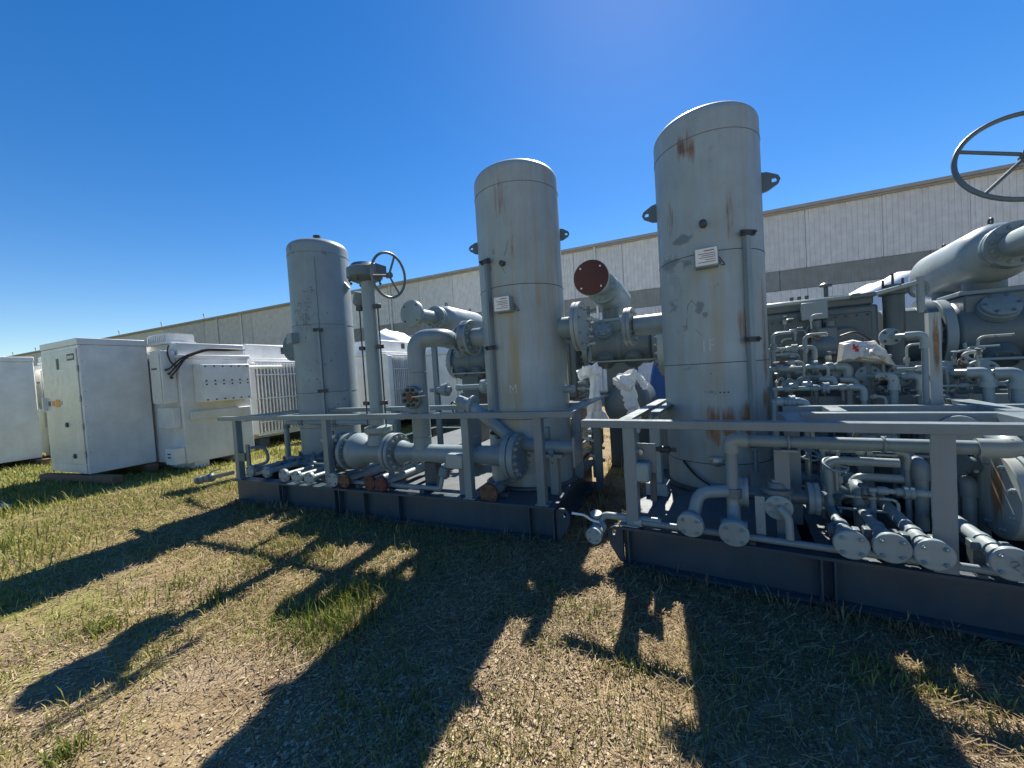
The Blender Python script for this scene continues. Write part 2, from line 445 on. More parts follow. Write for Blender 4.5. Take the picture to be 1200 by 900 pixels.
me = bpy.data.meshes.new('ground'); me.from_pydata(gv.tolist(), [], gf.tolist())
me.polygons.foreach_set('use_smooth', [True] * len(me.polygons))
gobj = link('ground', me, ground_material()); gobj['kind'] = 'structure'

# ------------------------------------------------------------------ warehouse behind (parallel to the left skid)
WY = 25.0
RIBX = -31.0
def warehouse():
    t = Thing('warehouse', 'long grey metal clad warehouse across the whole background', 'building', (-30, WY, 0))
    top, b1, b0 = 9.3, 6.2, 5.15
    # body set back behind the skins
    t.part('wall', MB().box((-130, WY + .25, 0), (60, WY + 28, top - .05)), M_SMOOTH)
    # ribbed cladding, one shared sheet mesh 3 m wide
    def ribbed(w, z0, z1, pitch=0.22):
        pr = []; k = int(round(w / pitch))
        for i in range(k):
            x = i * pitch; pr += [(x, 0), (x + pitch * .62, 0), (x + pitch * .70, -.045), (x + pitch * .92, -.045)]
        pr.append((w, 0)); mb = MB(); n = len(pr)
        vs = [(x, y, z0) for x, y in pr] + [(x, y, z1) for x, y in pr] + [(x, .05, z0) for x, y in pr] + [(x, .05, z1) for x, y in pr]
        fs = [(i, i + 1, n + i + 1, n + i) for i in range(n - 1)] + [(2 * n + i, 3 * n + i, 3 * n + i + 1, 2 * n + i + 1) for i in range(n - 1)]
        fs += [(0, n, 3 * n, 2 * n), (n - 1, 3 * n - 1, 4 * n - 1, 2 * n - 1)]
        return mb.add(vs, fs).mesh('cladding_panel')
    up = ribbed(3.08, b1 + .02, top); lo = ribbed(3.08, 0.1, b0 - .02)
    for me_ in (up, lo): me_.materials.append(M_CLAD)
    x = RIBX
    while x < 57:
        for me_ in (up, lo):
            o = link('cladding_panel', me_, None, t.e); o.location = (x + 30, 0.12, 0)
        x += 3.1
    x = RIBX
    while x < 57:
        mb = MB().box((x, WY + .1, b0), (x + 5.97, WY + .22, b1)); t.part('concrete_panel', mb, M_CONC); x += 6
    # smooth panels to the left
    x = -127.0
    while x < RIBX - 0.1:
        w = min(8, RIBX - x)
        t.part('wall_panel', MB().box((x, WY + .08, 0.1), (x + w - .05, WY + .2, top)), M_SMOOTH); x += 8
    # roof edge: gutter and flashing
    t.part('gutter', MB().box((-130, WY - .18, top - .02), (60, WY + .24, top + .14)), M_ROOF)
    t.part('roof', MB().plate([(-130, WY + .2, top + .14), (60, WY + .2, top + .14), (60, WY + 14, top + 1.0), (-130, WY + 14, top + 1.0)], (0, 0, 1), .1), M_CLAD)
    t.part('eave_flashing', MB().box((-130, WY - .05, top - .10), (60, WY + .06, top - .022)), M_EAVE)
    for xx in (-101, -92, -85.5, -77, -66, -56, -47.5):
        t.part('roof_vent', MB().cyl((xx, WY + .4, top + .1), (xx, WY + .4, top + .75), .05, 8).lathe((xx, WY + .4, top + .7), (0, 0, 1), [(0, .13), (.16, .05)], 8), M_ROOF)
    # downpipes
    for xx in (-44.6, -40.6, -21.4, -4.8, 16.0):
        t.part('downpipe', MB().cyl((xx, WY + .0, .2), (xx, WY + .0, top), .07, 8), M_CLAD)
    # brown cable rack along the smooth wall
    mb = MB().box((-66, WY - .9, 4.1), (-36, WY - .75, 4.35)).box((-66, WY - .5, 3.6), (-36, WY - .3, 3.8))
    for i in range(16):
        xx = -65.5 + i * 2; mb.box((xx, WY - .9, 3.4), (xx + .12, WY + .07, 3.58))
    t.part('cable_rack', mb, M_RUSTY)
    for xx in (-65.0, -55.0, -46.0, -37.0):
        t.part('rack_post', MB().box((xx, WY - .98, 0), (xx + .2, WY - .92, 4.5)), M_RUSTY)
warehouse()

# ------------------------------------------------------------------ white cabinets and transformers on the left
def cabinet(name, label, x1, y0, detail=True, w=1.7, dep=1.06, h=2.85):
    x0 = x1 - w; y1 = y0 + dep; zb = 0.17
    t = Thing(name, label, 'cabinet', (x1, y0, 0), WF, 'white electrical cabinets')
    t.part('body', MB().box((x0, y0, zb), (x1, y1, h - .13)), M_WHITE, bevel=.012)
    t.part('top_cap', MB().box((x0 - .01, y0 - .012, h - .127), (x1 + .012, y1 + .01, h)), M_WHITE, bevel=.01)
    d = t.part('door', MB().box((x0 + .05, y0 - .02, zb + .2), (x1 - .06, y0 - .003, h - .2)), M_WDOOR, bevel=.004)
    t.part('plinth_panel', MB().box((x0 + .05, y0 - .018, zb + .01), (x1 - .06, y0 - .003, zb + .18)), M_WDOOR, bevel=.004)
    if detail:
        yy = y0 - .024
        t.part('window_slot', MB().box((x0 + .75, yy, 2.28), (x0 + .86, y0 - .018, 2.5)), M_DARK, d)
        lb = t.part('nameplate', MB().box((x1 - .45, yy, 2.43), (x1 - .14, y0 - .018, 2.56)), M_PRINT, d)
        for k in range(4):
            t.part('letter', MB().box((x1 - .42 + k * .065, yy - .003, 2.465), (x1 - .37 + k * .065, yy - .0005, 2.525)), M_LABEL, d)
        t.part('handle', MB().box((x0 + .06, yy - .05, 1.45), (x0 + .12, y0 - .018, 1.72)), M_LABEL, d)
        for k, (xx, mt, s_) in enumerate(((.2, M_PRINT, .07), (.38, M_ORANGE, .08), (.56, M_ORANGE, .13), (.78, M_BLUE, .05))):
            t.part('sticker', MB().box((x0 + xx, yy, 1.58 - s_ / 2), (x0 + xx + s_ * 1.6, y0 - .018, 1.58 + s_ / 2 + .03)), mt if k != 3 else M_FIN, d)
        for xx, zz in ((1.0, 1.15), (1.22, .52)):
            t.part('latch', MB().lathe((x0 + xx, y0 - .02, zz), (0, -1, 0), [(0, .05), (.02, .05), (.03, .03)], 14), M_DARK, d)
        for zz in (.5, 1.05, 1.6, 2.2):
            t.part('hinge', MB().cyl((x1 - .045, y0 - .02, zz), (x1 - .045, y0 - .02, zz + .12), .014, 8), M_STEEL)
    # rivets along side edges
    mb = MB()
    for k in range(9):
        mb.lathe((x1 - .001, y0 + .04, .3 + k * .3), (1, 0, 0), [(0, .012), (.006, .008)], 6)
    t.part('rivets', mb, M_FIN, kind='stuff')
    return t
C1P = (-10.72, 3.50)
cabinet('electrical_cabinet', 'white steel cabinet with warning stickers and dark latches on its door', *C1P)
cabinet('electrical_cabinet', 'plain white steel cabinet cut off by the left picture edge', -15.72, 3.22, True)
def timber(label, a, b, w=.14, h=.14):
    a = V(a); b = V(b); mb = MB().bar(a + V((0, 0, h / 2)), b + V((0, 0, h / 2)), w, h)
    single('timber', label, 'timber', mb, M_WOOD, (a + b) / 2, bevel=.008)
timber('brown timber sleeper sticking out toward the camera under the stickered cabinet', (-12.3, 3.35, 0), (-9.95, 3.62, 0), .16, .15)
timber('brown timber sleeper under the back of the stickered cabinet', (-12.3, 4.42, 0), (-10.5, 4.42, 0), .14, .15)
timber('timber sleeper under the front of the cabinet at the left picture edge', (-17.4, 3.32, 0), (-15.5, 3.32, 0), .14, .15)
timber('timber sleeper under the back of the cabinet at the left picture edge', (-17.4, 4.15, 0), (-15.3, 4.25, 0), .14, .15)
G0 = WF.at(7, 593, w=.03)
single('board', 'small pale board lying in the grass at the left picture edge', 'board', MB().bar((G0.x, G0.y, .03), (G0.x - .35, G0.y - .05, .04), .10, .025), M_LABEL, (G0.x, G0.y, 0))

def transformer(label, ox, oy, detail=True):
    """front right bottom corner of the tank at (ox, oy)"""
    t = Thing('transformer', label, 'transformer', (ox, oy, 0), WF, 'white transformers')
    P = lambda a, b, c: (ox + a, oy + b, c)
    zb, h, Ln, Wd = .14, 2.72, 1.42, 1.85
    t.part('tank', MB().box(P(-Wd, 0, zb), P(0, Ln, 2.38)), M_WHITE, bevel=.015)
    t.part('lid', MB().box(P(-Wd - .03, -.03, 2.383), P(.035, Ln + .03, 2.46)).box(P(-Wd + .05, .03, 2.46), P(-.05, Ln - .05, h)), M_WHITE, bevel=.012)
    for yy in (.15, .98):
        t.part('skid_foot', MB().box(P(-Wd, yy, .0), P(-.03, yy + .28, zb - .003)), M_WHITE)
    # bolted terminal box on the right face
    t.part('terminal_box', MB().box(P(.003, .24, 1.42), P(.30, 1.26, 2.24)), M_WHITE, bevel=.012)
    cv = t.part('cover_plate', MB().box(P(.302, .26, 1.85), P(.318, 1.24, 2.23)).box(P(.302, .26, 1.43), P(.318, 1.24, 1.845)), M_WHITE, bevel=.003)
    for k in range(6):
        for zz in (2.19, 1.88, 1.80, 1.47):
            if detail: t.inst('bolt', bolt_mesh(M_DARK), P(.318, .32 + k * .172, zz), (1, 0, 0), None, cv, .017)
    t.part('ledge', MB().box(P(.003, .12, 1.06), P(.06, 1.36, 1.24)), M_WHITE, bevel=.008)
    # boxes on the front face
    t.part('control_box', MB().box(P(-.5, -.26, 1.45), P(-.1, -.003, 2.55)), M_WHITE, bevel=.012)
    t.part('control_door', MB().box(P(-.48, -.28, 1.48), P(-.13, -.263, 2.50)), M_WDOOR, bevel=.004)
    t.part('nameplate', MB().box(P(-.42, -.285, 2.16), P(-.22, -.282, 2.2)), M_PRINT)
    t.part('junction_box', MB().box(P(-.66, -.14, .92), P(-.08, -.003, 1.36)), M_WHITE, bevel=.01)
    t.part('drain_box', MB().box(P(-.36, -.2, .16), P(-.03, -.003, .5)), M_WHITE, bevel=.01)
    for k in range(2): t.part('vent_slot', MB().box(P(-.28, -.203, .3 + k * .07), P(-.16, -.199, .33 + k * .07)), M_DARK)
    # finned breather on top
    mb = MB().box(P(-1.1, -.05, h), P(-.28, .5, h + .05))
    for k in range(11): mb.box(P(-1.08 + k * .073, -.03, h + .05), P(-1.04 + k * .073, .48, h + .2))
    mb.box(P(-1.09, .0, h + .2), P(-.29, .45, h + .23))
    t.part('top_fins', mb, M_WHITE)
    # cables
    for k in range(3):
        z0 = 1.98 + .085 * k
        t.part('cable', MB().tube([P(-.13, -.10 - .04 * k, z0), P(-.02, -.15, z0 + .02), P(.05, -.06, z0 + .16), P(.07, .1, 2.40 + .02 * k), P(.075, .5, 2.56 + .02 * k), P(.08, .9, 2.56 + .02 * k), P(.05, 1.34, 2.60)], .016, 6, .12, 5), M_CABLE)
    t.part('cable', MB().tube([P(-.1, -.1, 2.66), P(-.06, -.16, 2.5), P(-.04, -.12, 2.3), P(-.02, -.03, 2.2)], .016, 6, .1, 5), M_CABLE)
    for k in range(3): t.part('gland', MB().cyl(P(-.1, -.10 - .04 * k, 1.98 + .085 * k), P(-.04, -.12 - .04 * k, 1.98 + .085 * k), .028, 8), M_DARK)
    # radiator bank at the back
    rad = t.part('radiator_header', MB().cyl(P(-.35, Ln + .1, 2.2), P(-.35, Ln + 1.1, 2.2), .05, 8), M_WHITE)
    return t
transformer('white transformer with black cables and a bolted cover plate facing right', -9.67, 4.62)
transformer('white transformer half hidden between the two white cabinets', -15.9, 4.75, False)
def radiator_unit(label, ox, oy, fins=13, h=2.5):
    t = Thing('radiator_unit', label, 'transformer', (ox, oy, 0), WF, 'white radiator transformers')
    P = lambda a, b, c: (ox + a, oy + b, c)
    t.part('tank', MB().box(P(-2.0, -.15, .25), P(-.32, 2.0, h - .1)), M_WHITE, bevel=.015)
    t.part('lid', MB().box(P(-2.04, -.19, h - .097), P(-.28, 2.04, h)), M_WHITE, bevel=.01)
    t.part('expansion_tank', MB().box(P(-1.8, .2, h + .003), P(-.6, 1.9, h + .42)), M_WHITE, bevel=.03)
    t.part('hatch', MB().box(P(-.6, 1.25, h + .15), P(-.585, 1.42, h + .34)), M_DARK)
    for k in range(fins):
        t.part('radiator_fin', MB().box(P(-.26, .1 + k * .098, .42), P(0, .1 + k * .098 + .03, h - .18)), M_WHITE, bevel=.008)
    t.part('radiator_header', MB().box(P(-.29, .05, h - .2), P(-.06, .12 + fins * .098, h - .1)), M_WHITE, bevel=.01)
    t.part('radiator_header', MB().box(P(-.29, .05, .34), P(-.06, .12 + fins * .098, .44)), M_WHITE, bevel=.01)
    for zz in (.7, 1.35, 2.0): t.part('tie_bar', MB().box(P(.001, .06, zz), P(.015, .1 + fins * .098, zz + .03)), M_WHITE)
    t.part('side_panel', MB().box(P(-.3, -.14, .4), P(-.02, .06, h - .15)), M_WHITE, bevel=.01)
    for yy in (.1, 1.5): t.part('skid_foot', MB().box(P(-2.0, yy, 0), P(-.1, yy + .25, .247)), M_BEAM)
    return t
radiator_unit('white radiator transformer with many thin fins left of the shortest tank', -10.6, 6.75)
radiator_unit('white finned transformer seen between the valve column and the swan neck pipe', -8.6, 9.9, 13, 2.6)
radiator_unit('white finned transformer seen through the opening of the swan neck pipe', -6.6, 11.2, 13, 2.5)
radiator_unit('white finned transformer partly behind the shortest tank', -11.6, 9.2, 13, 2.75)

def tarp(label, c, sx, sy, h, seed, mat=M_TARP, bumps=3):
    r_ = np.random.default_rng(seed); n = 34
    u = np.linspace(-1, 1, n); U, W = np.meshgrid(u, u)
    edge = np.clip(1 - np.abs(U) ** 6, 0, 1) * np.clip(1 - np.abs(W) ** 6, 0, 1)
    top = h * (0.72 + 0.22 * np.clip(1 - np.abs(U - .1 * r_.random()) * 1.5, 0, 1)) * edge ** .35
    Zt = top + 0.14 * (vnoise(U * 3 + seed, W * 3, 1.2, seed) - .5) * (edge > .05) + 0.07 * (vnoise(U * 9 + seed, W * 9, 1, seed + 1) - .5)
    Zt = np.maximum(Zt, 0.0)
    vs = np.stack([c[0] + U * sx, c[1] + W * sy, Zt], -1).reshape(-1, 3)
    id_ = np.arange(n * n).reshape(n, n); fs = np.stack([id_[:-1, :-1], id_[:-1, 1:], id_[1:, 1:], id_[1:, :-1]], -1).reshape(-1, 4)
    single('tarp_cover', label, 'tarpaulin', MB().add(vs.tolist(), fs.tolist()), mat, (c[0], c[1], 0), group='covered equipment behind the skids')
tarp('white tarpaulin over equipment far behind the valve column', (-12.2, 14.2), 2.6, 1.4, 4.2, 3)
tarp('white tarpaulin over equipment behind the swan neck pipe', (-7.2, 14.0), 2.2, 1.4, 3.3, 4)
tarp('white tarpaulin peaked behind the right compressor frame', (4.3, 12.0), 2.4, 1.5, 3.55, 5)
tarp('white tarpaulin at the right picture edge behind the right compressor cylinder', (8.4, 11.4), 2.4, 1.5, 3.4, 6)
tarp('blue tarpaulin glimpsed just left of the tallest tank', (0.15, 10.0), .9, .8, 2.9, 8, M_BLUE)

# ------------------------------------------------------------------ common skid pieces
def ibeam(p0, p1, h, fw, tf=.022, tw=.014):
    """I section from p0 to p1 (centre of bottom face)"""
    p0 = V(p0); p1 = V(p1); z = V((0, 0, 1)); mb = MB()
    mb.bar(p0 + z * (tf / 2), p1 + z * (tf / 2), fw, tf)
    mb.bar(p0 + z * (h / 2), p1 + z * (h / 2), tw, h - 2 * tf - .001)
    mb.bar(p0 + z * (h - tf / 2), p1 + z * (h - tf / 2), fw, tf)
    return mb
def stiffener(u, v0, v1, h=DECK): return MB().box((u - .006, v0, .024), (u + .006, v1, h - .024))
def rail_bar(p0, p1, w, h, mat=None): return MB().bar(p0, p1, w, h)
def angle_post(u, v, z0, z1, s=.1, th=.012):
    return MB().box((u - s / 2, v, z0), (u + s / 2, v + th, z1)).box((u + s / 2 - th, v + th, z0), (u + s / 2, v + s, z1))
def handwheel(t, c, axis, rad, r, mat, spokes=3, phase=0.0, parent=None):
    d = V(axis).normalized(); a = d.orthogonal().normalized()
    if abs(d.z) < .9: a = (V((0, 0, 1)) - d * d.z).normalized()
    b = d.cross(a); c = V(c)
    w = t.part('handwheel', MB().ring(c, d, rad, r), mat, parent)
    tgt = w if parent is None else parent
    for k in range(spokes):
        an = phase + 2 * math.pi * k / spokes
        e = c + (a * math.cos(an) + b * math.sin(an)) * rad * .985
        t.part('spoke', MB().tube([c, e], r * .8, 8), mat, tgt)
    t.part('hub', MB().lathe(c - d * r * 2, d, [(0, r * 2.2), (r * 4, r * 2.2), (r * 4.4, r * 1.4)], 14), mat, tgt)
    return w
def lug(t, c, out, mat, s=.15, th=.025):
    """lifting trunnion plate with a hole, standing out from a vessel"""
    o = V(out).normalized(); c = V(c); n = V((0, 0, 1)).cross(o).normalized(); z = V((0, 0, 1))
    pts = [c - o * .05 + z * s * .75, c + o * s * .35 + z * s * .62, c + o * s * .95 + z * s * .28, c + o * s * 1.08, c + o * s * .95 - z * s * .28, c + o * s * .35 - z * s * .62, c - o * .05 - z * s * .75]
    t.part('lifting_lug', MB().annulus_plate(pts, n, th, c + o * s * .72, s * .17), mat)
def vessel(name, label, frame, c, r, zs, ze, mat, seams=(), lugs=(), grp='tall vertical tanks', dome=.16):
    """standing pressure vessel: skirt from DECK to shell, dished head; zs shoulder height"""
    c = V((c[0], c[1], 0)); t = Thing(name, label, 'tank', (c.x, c.y, DECK), frame, grp)
    prof = [(DECK + .002, r), (zs, r)]
    for k in range(1, 13):
        a = k / 12 * math.pi / 2
        prof.append((zs + dome * r * 2 * math.sin(a) * .98, r * (math.cos(a) ** .42) if k < 12 else 0.0))
    sh = t.part('shell', MB().lathe(c, (0, 0, 1), prof, 72), mat)
    t.part('base_ring', MB().lathe(c, (0, 0, 1), [(DECK + .001, r + .06), (DECK + .022, r + .06), (DECK + .026, r + .02)], 56), M_DECK)
    for z in seams:
        t.part('weld_seam', MB().ring(c + V((0, 0, z)), (0, 0, 1), r + .001, .0035, 72, 6), M_RUB if z > 3.5 else M_DARK)
    for an, z in lugs:
        o = V((math.sin(R(an)), math.cos(R(an)), 0)); lug(t, c + o * r + V((0, 0, z)), o, M_MACH, .15 if frame is BF else .105)
    return t, sh
def on_shell(c, r, an, z, out=0.0):
    return V((c[0] + math.sin(R(an)) * (r + out), c[1] + math.cos(R(an)) * (r + out), z))
def conduit(t, c, r, an, z0, z1, w=.06):
    """covered gauge trunk running down the shell, with clamps"""
    o = V((math.sin(R(an)), math.cos(R(an)), 0)); p0 = on_shell(c, r, an, z0, .03); p1 = on_shell(c, r, an, z1, .03)
    t.part('conduit', MB().bar(p0, p1, w, .06, o), M_PAINT, bevel=.006)
    n = max(2, int((z1 - z0) / .85) + 1)
    for k in range(n):
        z = z1 - .03 - (z1 - z0 - .1) * k / (n - 1)
        p = on_shell(c, r, an, z, .05); s = V((0, 0, 1)).cross(o)
        t.part('clamp', MB().bar(p - s * .07, p + s * .07, .05, .03, o).cyl(p - s * .055, p - s * .055 + o * .04, .014, 6).cyl(p + s * .055, p + s * .055 + o * .04, .014, 6), M_DARK)
def tag_box(t, c, r, an, z, w=.19, h=.17):
    o = V((math.sin(R(an)), math.cos(R(an)), 0)); s = o.cross(V((0, 0, 1))).normalized()
    p = on_shell(c, r, an, z, .045); Z = V((0, 0, 1))
    b = t.part('instrument_box', MB().bar(p - s * w / 2, p + s * w / 2, .12, h), M_PAINT, bevel=.006)
    q = p + o * .0625
    t.part('paper_label', MB().plate([q - s * w * .47 - Z * h * .42, q + s * w * .47 - Z * h * .42, q + s * w * .47 + Z * h * .46, q - s * w * .47 + Z * h * .46], o, .003), M_LABEL, b)
    q = q + o * .0032
    def strip(x0, x1, zz, hh, m):
        t.part('print_line', MB().plate([q + s * x0 * w + Z * (zz * h), q + s * x1 * w + Z * (zz * h), q + s * x1 * w + Z * ((zz + hh) * h), q + s * x0 * w + Z * ((zz + hh) * h)], o, .0008), m, b)
    strip(-.34, .1, .30, .05, M_REDP); strip(-.38, .34, .16, .035, M_PRINT); strip(-.38, .2, .06, .035, M_PRINT)
    strip(-.38, .3, -.04, .035, M_PRINT); strip(-.38, .05, -.16, .035, M_REDP); strip(-.38, .36, -.28, .035, M_PRINT)
    # hanging wires
    for k in range(3):
        a0 = an - 2 - 4 * k
        pts = [on_shell(c, r, an + 1, z + .10, .02), on_shell(c, r, a0, z + .03, .012), on_shell(c, r, a0 - 8, z - .02 - .03 * k, .01), on_shell(c, r, a0 - 3, z - .07, .012)]
        t.part('wire', MB().tube(pts, .0035, 5, .08, 6), M_CABLE)
def chalk_mark(t, c, r, an, z, segs, h=.12):
    for (x0, y0, x1, y1) in segs:
        n = 3; pts = []
        for k in range(n + 1):
            u = k / n; pts.append(on_shell(c, r, an - (x0 + (x1 - x0) * u) * h / r * 57.3, z + (y0 + (y1 - y0) * u) * h, .001))
        t.part('chalk_stroke', MB().tube(pts, .0045, 5), M_CHALK)
def scrape(t, c, r, pts, wd, mat):
    """dark rub mark: thin strip hugging the shell; pts = (angle, z)"""
    P = [on_shell(c, r, a, z, .0008) for a, z in pts]
    n = len(P); mb = MB(); vs = []
    for i, (a, z) in enumerate(pts):
        w = wd * math.sin(math.pi * (i + .6) / (n + .2))
        d = (P[min(i + 1, n - 1)] - P[max(i - 1, 0)]).normalized(); o = V((math.sin(R(a)), math.cos(R(a)), 0)); s = d.cross(o)
        vs += [P[i] - s * w / 2, P[i] + s * w / 2]
    mb.add(vs, [(2 * i, 2 * i + 1, 2 * i + 3, 2 * i + 2) for i in range(n - 1)])
    t.part('rub_mark', mb, mat)
M_RUB = plain('rub_mark', (0.15, 0.18, 0.20), 0.7, 0.6, 30)

def pipe_stub(name, label, frame, path, r, cap_r, mat=None, cap_mat=None, cap_th=.035, nb=4, br=.014, group=None, bend=.1, single_bolts=True, groove=True, extra=None, cat='pipe', supports=()):
    """pipe whose first point carries a blind flange; bends get filleted"""
    mat = mat or M_PAINT
    t = Thing(name, label, cat, (path[-1][0], path[-1][1], DECK), frame, group)
    P = [V(p) for p in path]; d = (P[0] - P[1]).normalized()
    pp = t.part('pipe', MB().tube([P[0] - d * .01] + P[1:], r, 16, bend), mat)
    flange(t, P[0] + d * cap_th, d, cap_r, cap_th * 1.9, cap_mat or mat, nb, br, single_bolts, bolt_mat=M_RUSTY if cap_mat in (M_RUSTY, M_BROWNCAP) else M_PAINT, groove=.012 if groove else 0, pcd=.72)
    for q in supports:
        t.part('pipe_shoe', MB().box((q[0] - .05, q[1] - .04, DECK - .02), (q[0] + .05, q[1] + .04, q[2] - r + .004)), M_DECK)
    return t
A = AF.at; B = BF.at

# ------------------------------------------------------------------ LEFT SKID: base frame and rails
def base_A():
    U, VV = 4.97, 1.98
    t = Thing('skid_base', 'dark blue grey steel skid base carrying two tanks, left of the gap', 'skid', (0, 0, 0), AF, 'steel skid bases')
    t.part('front_beam', ibeam((0, .08, 0), (U, .08, 0), DECK, .16), M_BEAM)
    for uu in (1.02, 1.09, 2.06, 2.14, 2.55, 3.08, 4.70):
        t.part('stiffener', stiffener(uu, .004, .07), M_BEAM)
    t.part('end_beam', ibeam((U - .08, .163, 0), (U - .08, VV, 0), DECK - .001, .16), M_BEAM)
    t.part('end_beam', ibeam((.08, .163, 0), (.08, 5.1, 0), DECK - .001, .16), M_BEAM)
    t.part('corner_web', MB().box((U - .03, .004, .024), (U - .01, .158, DECK - .024)), M_BEAM)
    # lifting ear at the right front corner
    pts = [(U + .001, .03, .02), (U + .03, .03, .02), (U + .11, .03, .13), (U + .135, .03, .20), (U + .135, .03, .25), (U + .115, .03, .295), (U + .08, .03, .318), (U + .04, .03, .318), (U + .001, .03, .30)]
    t.part('lifting_ear', MB().annulus_plate(pts, (0, 1, 0), .03, (U + .085, .03, .265), .024), M_BEAM)
    t.part('rear_beam', ibeam((.163, 5.0, 0), (4.5, 5.0, 0), DECK - .002, .16), M_BEAM)
    t.part('cross_beam', ibeam((.165, VV - .1, 0), (U - .165, VV - .1, 0), DECK - .03, .14), M_BEAM)
    t.part('side_beam', ibeam((4.42, VV + .0, 0), (4.42, 4.9, 0), DECK - .002, .14), M_BEAM)
    t.part('deck_plate', MB().box((3.12, .165, DECK - .02), (U - .17, VV - .2, DECK - .004)), M_DECK)
    t.part('deck_plate', MB().box((1.0, VV + .02, DECK - .024), (4.3, 4.85, DECK - .006)), M_DECK)
    t.part('deck_plate', MB().box((.17, 1.0, DECK - .024), (1.35, VV - .2, DECK - .006)), M_DECK)
    for k in range(9):
        u0 = 1.40 + k * .19
        t.part('deck_bar', MB().box((u0, .166, DECK - .03), (u0 + .11, VV - .2, DECK - .008)), M_DECK)
base_A()

def rails_A():
    t = Thing('pipe_rack', 'grey steel rail frame along the front of the left skid', 'rail frame', (0, 0, DECK), AF, 'steel rail frames')
    zr = 1.225
    t.part('front_rail', MB().box((-.235, .0, 1.20), (5.21, .012, 1.258)).box((-.235, .012, 1.246), (5.21, .11, 1.258)), M_RAIL, bevel=.002)
    for px in (277, 382, 546, 631):
        p = A(px, 520, v=.03); t.part('post', angle_post(p.x, .016, DECK + .001, 1.244, .085), M_RAIL, bevel=.003)
        t.part('post_foot', MB().box((p.x - .07, .013, DECK + .001), (p.x + .07, .15, DECK + .014)), M_RAIL)
    # cross rails to the back
    t.part('side_rail', MB().box((5.08, .113, 1.19), (5.19, .123, 1.256)).box((5.08, .123, 1.244), (5.19, 2.0, 1.256)), M_RAIL)
    t.part('side_rail', MB().box((-.02, .113, 1.16), (.08, 2.1, 1.172)).box((-.02, .113, 1.172), (-.008, 2.1, 1.244)), M_RAIL)
    t.part('cross_rail', MB().box((.09, 1.02, 1.19), (5.07, 1.03, 1.25)).box((.09, 1.03, 1.238), (5.07, 1.13, 1.25)), M_RAIL)
    for uu in (.62, 2.2, 4.95):
        t.part('post', angle_post(uu, 1.035, DECK + .001, 1.236, .09), M_RAIL)
    for px in (664, 679, 688):
        pass
    for vv, uu in ((.62, 4.72), (1.0, 4.80), (1.35, 4.84)):
        t.part('post', MB().bar((uu, vv, DECK), (uu, vv, 1.02), .075, .12, (0, 1, 0)), M_RAIL, bevel=.004)
    # diagonal brace behind right end
    t.part('brace', MB().bar((4.0, .4, 1.22), (5.1, 1.7, 1.235), .06, .012), M_RAIL)
    return t
rails_A()

# ------------------------------------------------------------------ LEFT SKID: tanks
A1c = V((-5.61 + 6.15, 4.82 - 3.474, 0)); A1r = .474
A2c = V((-1.767 + 6.15, 4.452 - 3.474, 0)); A2r = .505
M_TA1 = paint('tank_paint_short', (0.265, 0.335, 0.36), 0.42, rust=.3, scuff=.85, grime=.3)
M_TA2 = paint('tank_paint_middle', smudges=((-.22, -.46, 2.5, .09, .14, .9), (-.12, -.49, 2.7, .05, .1, .7), (-.2, -.46, 1.9, .2, .3, .45)), col=(0.32, 0.385, 0.40), rough=0.45, rust=.3, streak=.7, grime=.5, scuff=.2,
              spots=((.0, -.5, 3.2, .09, .5, .45), (-.42, -.3, 2.35, .05, .35, .8), (.14, -.49, 2.7, .07, .4, .35), (-.46, -.22, 3.1, .03, .6, .7)))
M_TB = paint('tank_paint_tallest', smudges=((-.2, -.46, 2.55, .16, .07, 1.1), (-.36, -.35, 2.34, .16, .14, 1.0), (-.18, -.47, 2.3, .08, .1, .9), (-.32, -.38, 1.9, .10, .12, .8), (-.08, -.5, 1.84, .06, .11, 1.3), (-.03, -.5, 1.76, .05, .06, 1.2), (-.25, -.44, 1.65, .1, .1, .7), (-.2, -.45, 1.25, .12, .08, .6), (.0, -.5, 1.0, .12, .05, .7)), col=(0.305, 0.37, 0.395), rough=0.45, rust=.35, streak=.45, grime=.45, scuff=.3,
             spots=((-.18, -.47, 3.43, .07, .16, 1.0), (-.10, -.49, 3.40, .06, .22, .95), (.0, -.5, .67, .09, .26, 1.25), (.13, -.49, .66, .10, .24, 1.1), (.30, -.41, .68, .11, .30, 1.15),
                    (.30, -.41, 1.62, .10, .3, .8), (.46, -.2, 1.35, .05, 1.1, .8), (.45, -.22, .92, .07, .14, 1.2), (-.32, -.39, 2.75, .07, .3, .7), (-.46, -.2, 2.6, .06, .35, .6), (.2, -.46, 2.75, .07, .4, .5), (.2, -.47, .12, .16, .2, .6)))
t1, s1 = vessel('pressure_tank', 'shortest leftmost blue grey tank with dark scribbles and smooth domed top', AF, A1c, A1r, 3.90, 4.15, M_TA1, seams=(.95, 1.52, 2.62, 3.78), grp='tall vertical tanks')
t1.part('vent_plug', MB().lathe((A1c.x, A1c.y, 4.045), (0, 0, 1), [(0, .05), (.05, .05), (.06, .03), (.1, .03), (.11, .06), (.14, .06)], 12), M_DARK)
t1.part('vertical_seam', MB().bar(on_shell(A1c, A1r, 138, .4, .001), on_shell(A1c, A1r, 138, 3.7, .001), .012, .006), M_RUB)
conduit(t1, A1c, A1r, 140, .5, 2.55, .035)
b_ = on_shell(A1c, A1r, 172, 2.42, .05)
t1.part('instrument_box', MB().bar(on_shell(A1c, A1r, 206, 2.42, .05), on_shell(A1c, A1r, 184, 2.42, .05), .12, .16), M_PAINT, bevel=.005)
